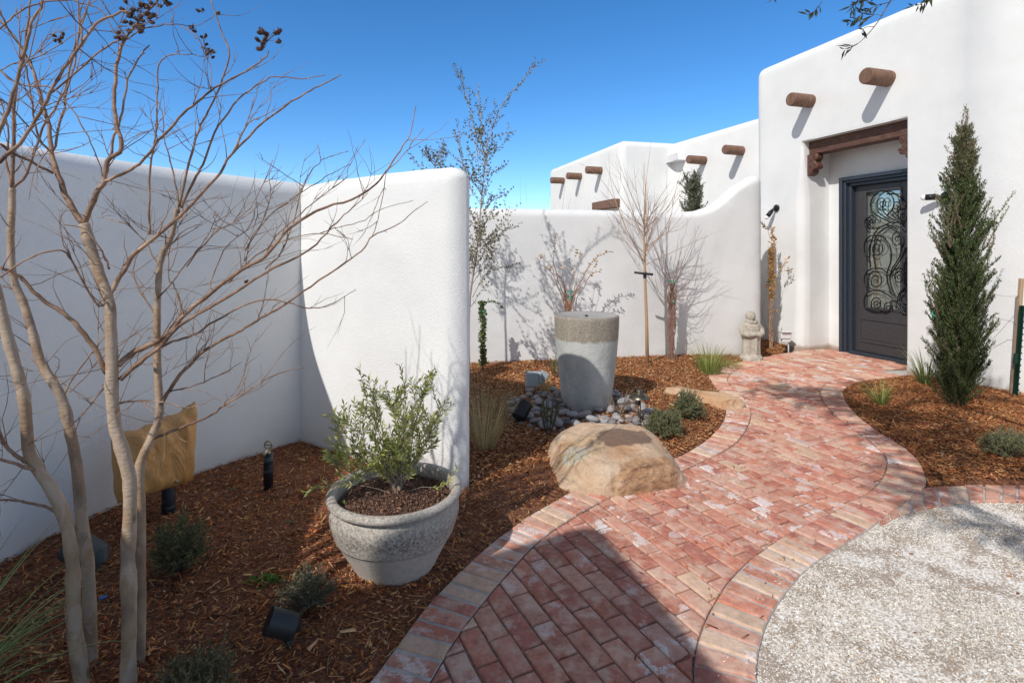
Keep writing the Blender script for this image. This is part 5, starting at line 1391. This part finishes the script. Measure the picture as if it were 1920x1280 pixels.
# ------------------------------------------------------------------ cypress
cy = thing('cypress', (4.02, 4.80, .02), 'narrow dark green cypress standing in front of the house wall', 'cypress')
mb = MB(); mb.tube(cr([(0, 0, -.05), (.0, 0, .8), (.02, 0, 1.7), (.06, 0, 2.5)], 4), [.032-.0024*i for i in range(13)], 8, (.15, .10, .07)); mb.build('trunk', M['bark_attr'], cy, True, col=True)
B = []; D = []; LEN = []; CC = []
sb = MB()
def cyr(z):                                           # crown half-width by height
    return float(np.interp(z, [.0, .12, .4, .8, 1.2, 1.6, 1.9, 2.15, 2.4, 2.7], [.10, .21, .25, .26, .235, .205, .175, .135, .085, .015]))
def spray(p0, d, L, r0, dens, ccs):
    pts = grow(p0, d, L, 7, (0, 0, .5), .07); sb.tube(pts, [max(.001, r0*(1-.8*j/7)) for j in range(8)], 4, (.19, .13, .09))
    rs = resample(pts, L/max(4, int(L*dens)))
    for i, q in enumerate(rs[1:]):
        t_ = (rs[min(i+2, len(rs)-1)]-rs[i]).normalized()
        for k_ in range(5):
            dd = t_*random.uniform(.5, 1.2)+rdir(-.5, .9)*random.uniform(.5, .9)+Vector((0, 0, .35))
            B.append(tuple(q+Vector((random.gauss(0, .006), random.gauss(0, .006), random.gauss(0, .006))))); D.append(tuple(dd)); LEN.append(random.uniform(.010, .030)*(1 if dens > 50 else .8)); CC.append(ccs[random.randrange(len(ccs))])
CYD = [(.045, .085, .028), (.075, .125, .04), (.13, .18, .06), (.035, .06, .025), (.19, .22, .09)]
CYL = [(.17, .20, .08), (.22, .22, .11), (.30, .22, .15), (.27, .19, .15)]
for i in range(640):
    z = 2.45*(i/640)**1.02+.02; az = random.uniform(0, 2*PI); R_ = cyr(z+.15)*random.uniform(.6, 1.08)*(1+.30*mn.noise(Vector((math.cos(az)*1.5, math.sin(az)*1.5, z*3))))
    p0 = Vector((.02*z+math.cos(az)*R_*.25, math.sin(az)*R_*.25, z)); el = random.uniform(1.0, 2.2)
    spray(p0, Vector((math.cos(az), math.sin(az), el)), R_*1.15+.05, .0035, 125, CYD if z < 1.9 else CYD+CYL)
for i in range(26):
    z = random.uniform(2.1, 2.5); spray((.04+random.gauss(0, .03), random.gauss(0, .03), z), (random.gauss(0, .25), random.gauss(0, .25), 1.0), random.uniform(.15, .32), .003, 60, CYL)
for (x, z, dx, L) in ((-.22, 1.55, -.25, .48), (-.20, 1.45, -.6, .34), (.16, 1.6, .55, .52), (.22, 1.55, .9, .38), (-.30, .95, -.2, .42), (-.27, 1.0, -.05, .40), (.30, .95, .8, .25), (.12, 1.9, .5, .3), (.28, .7, .9, .22), (-.22, .6, -.8, .18), (-.15, 1.75, -.35, .35), (.2, 1.3, .9, .3)):
    for q in range(3): spray((x*.6+random.gauss(0, .02), random.gauss(-.03, .05), z-.1), (dx+random.gauss(0, .12), random.gauss(0, .15), 1.0), L*random.uniform(.8, 1.15), .004, 70, CYL+CYD[2:])
sb.build('branches', M['bark_attr'], cy, col=True)
n = len(B); leaves('foliage', B, D, np.array(LEN), np.array(LEN)*.30, np.clip(np.array(CC)*RNG.uniform(.75, 1.25, (n, 1)), 0, 1), M['leafy'], cy, .35)
mb = MB(); mb.tube([(-.28+.02*math.sin(i*1.3), -.06+.03*math.cos(i), .82+.01*i) for i in range(7)], .004, 5); mb.build('tie', M['tie'], cy, True)

# ------------------------------------------------------------------ posts at the right edge
a = G(1897, 750); b_ = P(1914, 522, 5.02)
ps = thing('tree_stake', (a.x, a.y, .0), 'pale wooden stake strapped to a dark green metal post at the right edge', 'stake')
bb = b_-Vector(ps.location); up_ = bb.normalized()
mb = MB(); c0 = up_*(bb.length*.5); sx_ = Vector((1, 0, 0)); sy_ = up_.cross(sx_).normalized(); sx_ = sy_.cross(up_)
mb.box(c0+sx_*.006, (.030, .030, bb.length), (sx_, sy_, up_), bev=.002); mb.build('wooden_stake', M['stake'], ps)
mb = MB(); mb.box(up_*(bb.length*.385)-Vector((.010, .04, 0)), (.045, .006, bb.length*.80), (sx_, sy_, up_)); mb.box(up_*(bb.length*.385)-Vector((.010, .054, 0)), (.006, .024, bb.length*.80), (sx_, sy_, up_))
for i in range(14): mb.box(up_*(.12+i*.06)-Vector((.010, .068, 0)), (.014, .008, .014), (sx_, sy_, up_))
mb.box(up_*.42+Vector((-.03, -.045, 0)), (.04, .02, .10), (sx_, sy_, up_)); mb.build('metal_post', M['tpost'], ps)
mb = MB(); tgt = Vector(cy.location)+Vector((.05, 0, 1.22))-Vector(ps.location); e_ = up_*(bb.length*.86)
mb.tube([e_.lerp(tgt, i/10)-Vector((0, 0, .08*math.sin(PI*i/10))) for i in range(11)], .002, 4); e_ = up_*(bb.length*.62)
mb.tube([e_, e_+Vector((-.06, 0, .04)), e_+Vector((-.2, 0, .07)), e_.lerp(tgt, .6)+Vector((0, 0, -.22)), tgt-Vector((0, 0, .35))], .002, 4); mb.build('guy_wire', M['wire'], ps)

# ------------------------------------------------------------------ bare multi-stem tree (crape myrtle)
cm = thing('crape_myrtle', (-1.28, 1.76, .03), 'leafless multi-stemmed crape myrtle with smooth tan trunks at the left', 'tree')
CL = Vector(cm.location); crown = MB()
def branch(pl, D0, D1, r0, r1, mb=None, n=6, k=4, wob=0, jit=0):
    m = len(pl)-1; pts = []
    for i, (x, y) in enumerate(pl): pts.append((x, y, D0+(D1-D0)*i/m))
    pts = cr(pts, k); w = [P(x, y, d)-CL for x, y, d in pts]
    if jit: w = [p+Vector((random.gauss(0, jit), random.gauss(0, jit), random.gauss(0, jit))) if 0 < i < len(w)-1 else p for i, p in enumerate(w)]
    q = len(w); (mb or crown).tube(w, [.82*(r0+(r1-r0)*(i/(q-1)))*(1+.10*mn.noise(Vector((i*.8, r0*3000, 2)))) for i in range(q)], n, wob=wob); return w
trunks = [
 ([(162,1345),(154,1280),(139,1175),(137,1100),(135,1044),(124,980),(101,924),(71,879),(54,845),(50,800),(44,740),(27,679),(8,608),(-2,560),(-25,480),(-40,380)], 1.70, 1.66, .0225, .012),
 ([(180,1345),(174,1276),(169,1194),(165,1062),(154,980),(144,875),(131,807),(114,743),(77,679),(60,618),(44,568),(27,528),(20,467),(22,396),(23,353)], 1.80, 1.86, .0215, .010),
 ([(240,1345),(240,1272),(242,1137),(240,1044),(244,950),(242,894),(225,830),(215,796),(210,736),(210,686),(208,618),(205,568),(188,518),(171,467),(158,420)], 1.72, 1.74, .0235, .0155),
 ([(254,1345),(259,1269),(264,1137),(264,1062),(264,969),(262,875),(285,819),(299,773),(296,702),(294,618),(297,534),(302,484),(322,440),(331,392)], 1.80, 1.95, .0185, .009)]
TW = []
for pl, D0, D1, r0, r1 in trunks:
    mb = MB(); m = len(pl)-1
    pts = cr([(x, y, D0+(D1-D0)*i/m) for i, (x, y) in enumerate(pl)], 8); w = [P(x, y, d)-CL for x, y, d in pts]; q = len(w)
    rad = [(r0+(r1-r0)*(i/(q-1)))*.93*(1+.12*mn.noise(Vector((i*.11, r0*900, 0)))+.30*max(0, mn.noise(Vector((i*.24, 5, r0*700))))) for i in range(q)]
    mb.tube(w, rad, 16, wob=.10); mb.build('trunk', M['bark'], cm, True); TW.append(w)
bl = [
 ([(71,879),(60,880),(20,866),(-30,852)], 1.69, 1.6, .009, .004), ([(106,960),(70,946),(30,938),(-30,937)], 1.70, 1.62, .006, .003), ([(50,865),(25,850),(-10,800),(-30,770)], 1.69, 1.75, .008, .005),
 ([(23,353),(25,235),(32,150),(50,60),(60,-30)], 1.86, 1.9, .008, .003), ([(23,353),(50,325),(80,240),(120,170),(140,90),(165,10),(175,-30)], 1.86, 1.95, .006, .0025), ([(23,353),(12,300),(15,240),(-10,150)], 1.86, 1.9, .005, .0025),
 ([(200,700),(175,650),(140,605),(105,578),(70,555),(38,520),(0,500)], 1.73, 1.6, .010, .005),
 ([(158,420),(128,376),(111,329),(97,286),(91,235),(80,195),(60,130),(42,95),(20,60),(-10,30)], 1.74, 1.8, .012, .0025), ([(97,290),(75,262),(66,232),(55,160),(45,110)], 1.77, 1.72, .005, .0025), ([(97,286),(118,215),(126,170),(140,120),(150,40),(160,-10)], 1.78, 1.85, .005, .002),
 ([(158,420),(181,363),(195,339),(202,302),(228,279),(218,230),(215,168),(222,110),(235,74),(265,34),(299,0),(320,-25)], 1.74, 1.8, .011, .0035),
 ([(206,300),(212,262),(225,225),(240,150),(260,110),(280,85)], 1.76, 1.82, .0055, .0025),
 ([(196,340),(240,322),(269,299),(326,232),(360,200),(393,171),(430,150),(470,128),(496,108),(504,96)], 1.75, 1.72, .0065, .0022),
 ([(206,551),(225,518),(255,475),(289,447),(320,420),(353,390),(403,336),(437,286),(497,228),(560,182),(600,160),(640,140)], 1.74, 1.95, .010, .0022),
 ([(335,388),(356,302),(370,250),(386,218),(413,161),(430,101),(416,60),(396,0),(392,-20)], 1.95, 2.0, .0055, .0022),
 ([(340,390),(368,330),(380,309),(403,249),(437,198),(480,161),(517,144),(564,148),(611,141)], 1.95, 2.1, .006, .0018),
 ([(437,286),(450,255),(460,235),(477,181)], 1.82, 1.85, .003, .0015), ([(442,280),(455,249),(470,228),(487,223)], 1.83, 1.8, .003, .0018),
 ([(280,440),(280,393),(282,319),(294,235),(294,180),(298,125),(311,107),(336,101),(383,106)], 1.93, 1.9, .005, .0016),
 ([(336,400),(330,345),(319,302),(308,260),(306,218),(297,190)], 1.95, 1.98, .004, .0015),
 ([(236,74),(262,58),(290,50),(330,46),(370,48),(405,28)], 1.78, 1.85, .0028, .0012), ([(340,50),(368,70),(384,98),(394,130),(396,168)], 1.82, 1.80, .002, .0015),
 ([(95,175),(160,120),(205,85),(236,72)], 1.77, 1.78, .004, .003),
 ([(222,686),(243,665),(290,642),(325,617),(345,590),(396,548),(440,515),(497,480),(540,431),(594,396),(659,374),(698,351),(727,317),(756,273),(770,248),(780,198)], 1.74, 2.2, .0125, .0018),
 ([(725,322),(756,291),(774,266),(795,239)], 2.14, 2.2, .0025, .0013), ([(724,324),(720,352),(712,396),(706,420),(698,442)], 2.1, 2.05, .002, .0018),
 ([(225,712),(262,679),(300,650),(336,612),(413,565),(497,511),(554,484),(594,457),(630,417),(660,390),(690,362)], 1.74, 2.05, .0095, .0015),
 ([(285,660),(325,640),(363,628),(403,602),(470,568),(524,563),(571,576),(605,575),(638,561),(667,542)], 1.85, 2.1, .006, .0012),
 ([(302,760),(319,729),(345,695),(380,660),(430,630),(460,615),(500,590),(537,568),(583,536),(648,493),(684,464),(698,442),(741,424),(773,399),(802,378)], 1.86, 2.15, .0085, .0015),
 ([(286,822),(336,803),(386,783),(423,759),(470,729),(524,699),(571,689)], 1.84, 2.05, .0065, .0016), ([(420,760),(430,745),(440,735),(455,718)], 1.93, 1.9, .002, .001),
 ([(222,756),(252,751),(302,753),(353,764),(403,746)], 1.74, 1.8, .004, .0013), ([(316,735),(370,720),(420,700),(453,678)], 1.87, 2.0, .003, .0013),
 ([(497,480),(520,440),(565,400),(600,370),(644,338),(657,306),(685,261)], 2.0, 2.1, .003, .0013),
 ([(497,505),(530,470),(554,403),(565,360),(583,320),(601,302),(594,272)], 2.0, 2.05, .0035, .0015), ([(601,302),(626,291),(655,283)], 2.05, 2.1, .0018, .001),
 ([(460,470),(500,410),(540,379),(594,342),(623,325),(659,306)], 2.0, 2.1, .0032, .0013),
 ([(430,530),(480,480),(540,448),(601,437),(662,449)], 1.95, 2.05, .0035, .0014), ([(601,437),(626,428),(673,417),(716,392),(774,376)], 2.03, 2.15, .0025, .0012),
 ([(345,590),(330,545),(318,520),(315,480),(310,440)], 1.85, 1.9, .003, .0018), ([(400,545),(395,530),(420,470),(470,420),(480,380),(485,410)], 1.9, 2.0, .003, .0015), ([(460,500),(470,450),(500,400),(510,350)], 2, 2.02, .0022, .0013),
 ([(350,500),(400,440),(470,390),(512,300)], 1.95, 2.0, .003, .0013),
 ([(-30,330),(0,302),(35,270),(65,225),(95,175),(120,130),(155,80),(175,50),(210,28),(240,22)], 1.35, 1.45, .0062, .0035), ([(-20,290),(0,245),(20,195),(40,120),(55,60),(80,0),(90,-30)], 1.30, 1.38, .0062, .0035), ([(155,80),(150,45),(143,-10)], 1.40, 1.42, .0032, .002),
 ([(-20,120),(20,148),(50,162),(95,165),(125,192),(160,245),(180,290),(193,330)], 1.5, 1.6, .0032, .0018), ([(-20,70),(10,45),(50,14),(100,2),(150,5),(190,22),(215,60),(232,70)], 1.6, 1.7, .0034, .0016),
 ([(0,20),(20,60),(45,95),(60,120)], 1.5, 1.6, .003, .002), ([(-20,175),(20,200),(60,245),(100,290)], 1.5, 1.65, .003, .002), ([(60,130),(40,90),(38,60),(33,14)], 1.5, 1.5, .0022, .001),
 ([(0,270),(40,295),(100,325)], 1.6, 1.74, .005, .005), ([(160,15),(175,50),(200,80),(225,110)], 1.6, 1.7, .002, .001), ([(190,0),(215,40),(240,75)], 1.6, 1.7, .002, .0015), ([(205,505),(190,470),(160,430),(118,420)], 1.74, 1.7, .004, .002),
 ([(114,743),(108,720),(104,700),(112,680),(98,665)], 1.84, 1.8, .0025, .0012), ([(120,740),(150,690),(190,640),(215,600)], 1.83, 1.95, .004, .0015), ([(130,735),(165,700),(195,655)], 1.83, 1.95, .003, .0013), ([(200,720),(160,770),(130,800)], 1.74, 1.8, .003, .0015),
 ([(296,640),(330,600),(340,575),(330,545)], 1.9, 1.95, .004, .002), ([(297,600),(260,540),(250,505),(262,470)], 1.9, 1.95, .0035, .0018), ([(200,565),(180,570),(140,500),(118,470),(60,480),(0,520)], 1.72, 1.55, .004, .003),
 ([(296,560),(330,520),(360,480),(390,440),(410,400)], 1.9, 2.0, .0035, .0015), ([(300,500),(270,450),(235,420),(200,410)], 1.92, 2.0, .003, .0015), ([(310,470),(350,430),(380,420)], 1.93, 2.0, .003, .001)]
BW = []
for b_ in bl: BW.append((branch(*b_, n=7, jit=.0015), b_[3]))
tw_cnt = 0
def twig(p0, d, L, r, lvl):
    pts = grow(p0, d, L, 6, (0, 0, random.uniform(-.2, .5)), .13); crown.tube(pts, [r*(1-.7*i/6) for i in range(7)], 4)
    if lvl > 0:
        for _ in range(random.randint(1, 3)):
            i = random.randint(1, 5); twig(pts[i], (pts[i+1]-pts[i]).normalized()+rdir(-.6, .8)*.7, L*random.uniform(.3, .6), r*.7, lvl-1)
for (w, r0) in BW+[(w[len(w)//2:], .01) for w in TW]:
    L = sum((b-a).length for a, b in zip(w, w[1:])); m = int(L*14)
    for _ in range(m):
        i = random.randint(1, len(w)-2); zc = (w[i]+CL).z
        if zc > 2.0 and random.random() < .55: continue
        if (w[i]+CL).x > -.85 and random.random() < .75: continue
        d = (w[i+1]-w[i]).normalized()*.6+Vector((random.gauss(.15, .7), random.gauss(0, .7), random.gauss(.25, .5)))
        twig(w[i], d, random.uniform(.08, .30), .0016, random.choice((0, 1, 1)))
for _ in range(150):                                  # knots: little stub buds along the branches
    w, r0 = random.choice(BW); i = random.randint(1, len(w)-2); twig(w[i], (w[i+1]-w[i]).normalized()+rdir(-.5, .5), .014, .0022, 0)
crown.build('crown', M['branchbark'], cm, True)
pods = MB()
PODM = simple('seed_pod', (.055, .028, .02), .7, var=(.10, .05, .035), vscale=200)
def pod(p, s=1.0):
    p = Vector(p); d = rdir(-.3, 1.2)
    pods.tube([p, p+d*.008*s, p+d*.014*s, p+d*.02*s], [.002*s, .0068*s, .0062*s, .003*s], 6, wob=.3)
    for q in range(5): 
        r2 = (d+rdir(-.8, .8)*.6).normalized(); pods.tube([p+d*.008*s, p+r2*.019*s], [.003*s, .0008*s], 4)
def cluster(px, py, D, n, sx_, sy_, s=1.0):
    global pods
    pods = MB(); c = P(px, py, D)-CL
    for i in range(n):
        q = c+Vector((random.uniform(-sx_, sx_)*D/F, random.gauss(0, .008), random.uniform(-sy_, sy_)*D/F)); pods.tube([c, c.lerp(q, .6)+Vector((0, 0, .004)), q], [.0009, .0008, .0007], 4); pod(q, s)
    pods.build('seed_cluster', PODM, cm)
cluster(503, 76, 1.72, 16, 19, 20); cluster(255, 20, 1.78, 22, 28, 24); cluster(312, 4, 1.78, 10, 12, 8); cluster(255, 52, 1.78, 10, 15, 14); cluster(222, 70, 1.77, 6, 10, 6, .8)
cluster(112, 76, 1.8, 6, 12, 7, .8); cluster(382, 80, 1.84, 6, 6, 16, .7); cluster(396, 104, 1.8, 7, 6, 12, .7); cluster(364, 54, 1.83, 3, 6, 3, .8); cluster(380, 24, 1.84, 3, 6, 4, .7); cluster(409, 26, 2.0, 2, 3, 2, .9); cluster(466, 525, 1.98, 3, 4, 4, .7)

# ------------------------------------------------------------------ overhanging tree at the upper right
oh = thing('overhanging_tree', (2.75, .35, 0), 'narrow leaved olive tree whose drooping sprays hang into the top right corner', 'tree')
OLoc = Vector(oh.location)
mb = MB(); mb.tube(cr([(0, 0, -.05), (-.05, .05, 1.0), (-.25, .25, 2.0), (-.7, .7, 2.9)], 5), [.075-.003*i for i in range(16)], 12, (.3, .24, .19), wob=.2); mb.build('trunk', M['bark_attr'], oh, True, col=True)
st_ = []
def limb(pts, r, nsub, L, lf_=.5):
    w = [Vector(p)-OLoc for p in cr(pts, 6)]; st_.append((w, r, 1.1))
    for _ in range(nsub):
        i = random.randint(6, len(w)-2); d = (w[i+1]-w[i]).normalized()+rdir(-.5, .6)*.9; q = grow(w[i], d, L*random.uniform(.5, 1.1), 7, (0, 0, -.3), .1); st_.append((q, .005, .25))
        for _ in range(6): j = random.randint(2, 6); st_.append((grow(q[j], (q[j+1]-q[j]).normalized()+rdir(-.7, .5)*.8, .2, 5, (0, 0, -.3), .1), .002, .1))
TT = (2.05, 1.05, 2.9)
limb([(2.5, .6, 2.0), TT, (1.8, 1.6, 3.3), (1.45, 2.2, 3.35), (1.1, 2.6, 3.4)], .03, 17, .5)
limb([TT, (1.4, 1.2, 3.3), (.8, 1.5, 3.6), (.3, 2.2, 3.75)], .025, 12, .5)
limb([TT, (2.3, 1.6, 3.4), (2.2, 2.1, 3.5)], .02, 8, .5)
limb([(2.6, .5, 1.9), (1.8, .3, 2.6), (1.0, .35, 3.0), (.5, .5, 3.3)], .03, 10, .5)
limb([TT, (2.4, .9, 3.3), (2.9, 1.4, 3.8)], .02, 7, .5)
limb([TT, (1.5, 1.1, 3.2), (1.0, 1.5, 3.35), (.7, 2.0, 3.4)], .02, 26, .42)
limb([(1.9, .7, 2.8), (1.4, .5, 3.1), (.9, .9, 3.3), (.8, 1.4, 3.4)], .02, 22, .42)
limb([(1.9, .7, 2.8), (1.0, .1, 3.1), (.4, -.2, 3.3), (.2, .1, 3.4)], .025, 18, .4)
limb([TT, (1.3, 1.6, 3.3), (.8, 2.15, 3.35), (.45, 2.5, 3.45)], .02, 24, .38)
def tip(pl, D, r, lf_):                                # the sprays that show at the top of the frame
    w = [P(x, y, D)-OLoc for x, y in cr(pl, 5)]; st_.append((w, r, lf_)); return w
w = tip([(1760,-90),(1700,-40),(1668,5),(1650,35),(1638,52),(1622,70),(1606,84),(1588,92)], 2.2, .0035, 1.1)
w2 = tip([(1668,5),(1640,12),(1615,28),(1592,44)], 2.2, .002, .15); tip([(1665,-10),(1630,-4),(1602,8),(1596,18)], 2.2, .002, .1); tip([(1660,-20),(1620,-8),(1606,6),(1604,20)], 2.22, .002, .1); tip([(1655,30),(1640,28),(1625,36),(1618,40)], 2.2, .0015, .2); tip([(1640,50),(1622,52),(1616,62)], 2.2, .0015, .6); tip([(1608,82),(1600,86),(1585,92)], 2.2, .0015, .2); tip([(1668,0),(1690,-10),(1700,-30)], 2.2, .0015, .1)
tip([(1780,-90),(1750,-30),(1735,2),(1715,12)], 2.2, .0025, .5); tip([(1600,-120),(1560,-60),(1542,0),(1528,20),(1514,28)], 2.3, .002, .8); tip([(1500,-120),(1470,-50),(1452,-4)], 2.3, .002, .9)
leafy_tree(oh, st_, .050, .0115, 62, [(.10, .12, .06), (.07, .09, .045), (.14, .16, .09)], (.22, .17, .13), spread=.65)

# ------------------------------------------------------------------ light, sky, camera
sun = bpy.data.lights.new('Sun', 'SUN'); sun.energy = 2.7; sun.angle = math.radians(.53); sun.color = (1.0, .955, .895)
so = bpy.data.objects.new('Sun', sun); COL.objects.link(so); so.rotation_euler = SUN.to_track_quat('Z', 'Y').to_euler()
wd_ = bpy.data.worlds.new('World'); scene.world = wd_; wd_.use_nodes = True; nt = wd_.node_tree; nt.nodes.clear()
sk = nt.nodes.new('ShaderNodeTexSky'); sk.sky_type = 'NISHITA'; sk.sun_disc = False; sk.sun_elevation = math.asin(SUN.z); sk.sun_rotation = math.atan2(SUN.x, SUN.y)
sk.air_density = 1.0; sk.dust_density = .0; sk.ozone_density = 3.0; sk.altitude = 2200
hs = nt.nodes.new('ShaderNodeHueSaturation'); hs.inputs['Saturation'].default_value = 1.27
bg = nt.nodes.new('ShaderNodeBackground'); bg.inputs[1].default_value = .137; out = nt.nodes.new('ShaderNodeOutputWorld')
nt.links.new(sk.outputs[0], hs.inputs['Color'])
kw = N(nt); tcw = kw.n('ShaderNodeTexCoord'); dt = kw.n('ShaderNodeVectorMath', operation='DOT_PRODUCT'); kw.l(tcw.outputs['Generated'], dt.inputs[0]); dt.inputs[1].default_value = SUN
sun_fill = kw.ramp(dt.outputs['Value'], [(.05, 0), (.80, 1)])       # sun side of the sky, paled and warmed behind the viewer as added fill
fill_hs = kw.n('ShaderNodeHueSaturation'); fill_hs.inputs['Saturation'].default_value = .45; fill_hs.inputs['Value'].default_value = .70; kw.l(sk.outputs[0], fill_hs.inputs['Color'])
warm = kw.mix(1.0, fill_hs.outputs[0], (1.0, .965, .90), 'MULTIPLY')
nt.links.new(kw.mix(sun_fill, hs.outputs[0], warm), bg.inputs[0]); nt.links.new(bg.outputs[0], out.inputs[0])
cam = bpy.data.cameras.new('Camera'); co = bpy.data.objects.new('Camera', cam); COL.objects.link(co)
co.location = (0, 0, EYE); co.rotation_euler = (PI/2, 0, 0); cam.sensor_width = 36; cam.lens = 36*F/1920
cam.shift_y = -(640-HY)/1920; cam.clip_start = .05; cam.clip_end = 3000
scene.camera = co
vs_ = scene.view_settings; vs_.view_transform = 'Standard'; vs_.look = 'None'; vs_.gamma = 1; vs_.exposure = .5; vs_.use_curve_mapping = False
scene.cycles.use_denoising = True
scene.cycles.max_bounces = 10; scene.cycles.diffuse_bounces = 7
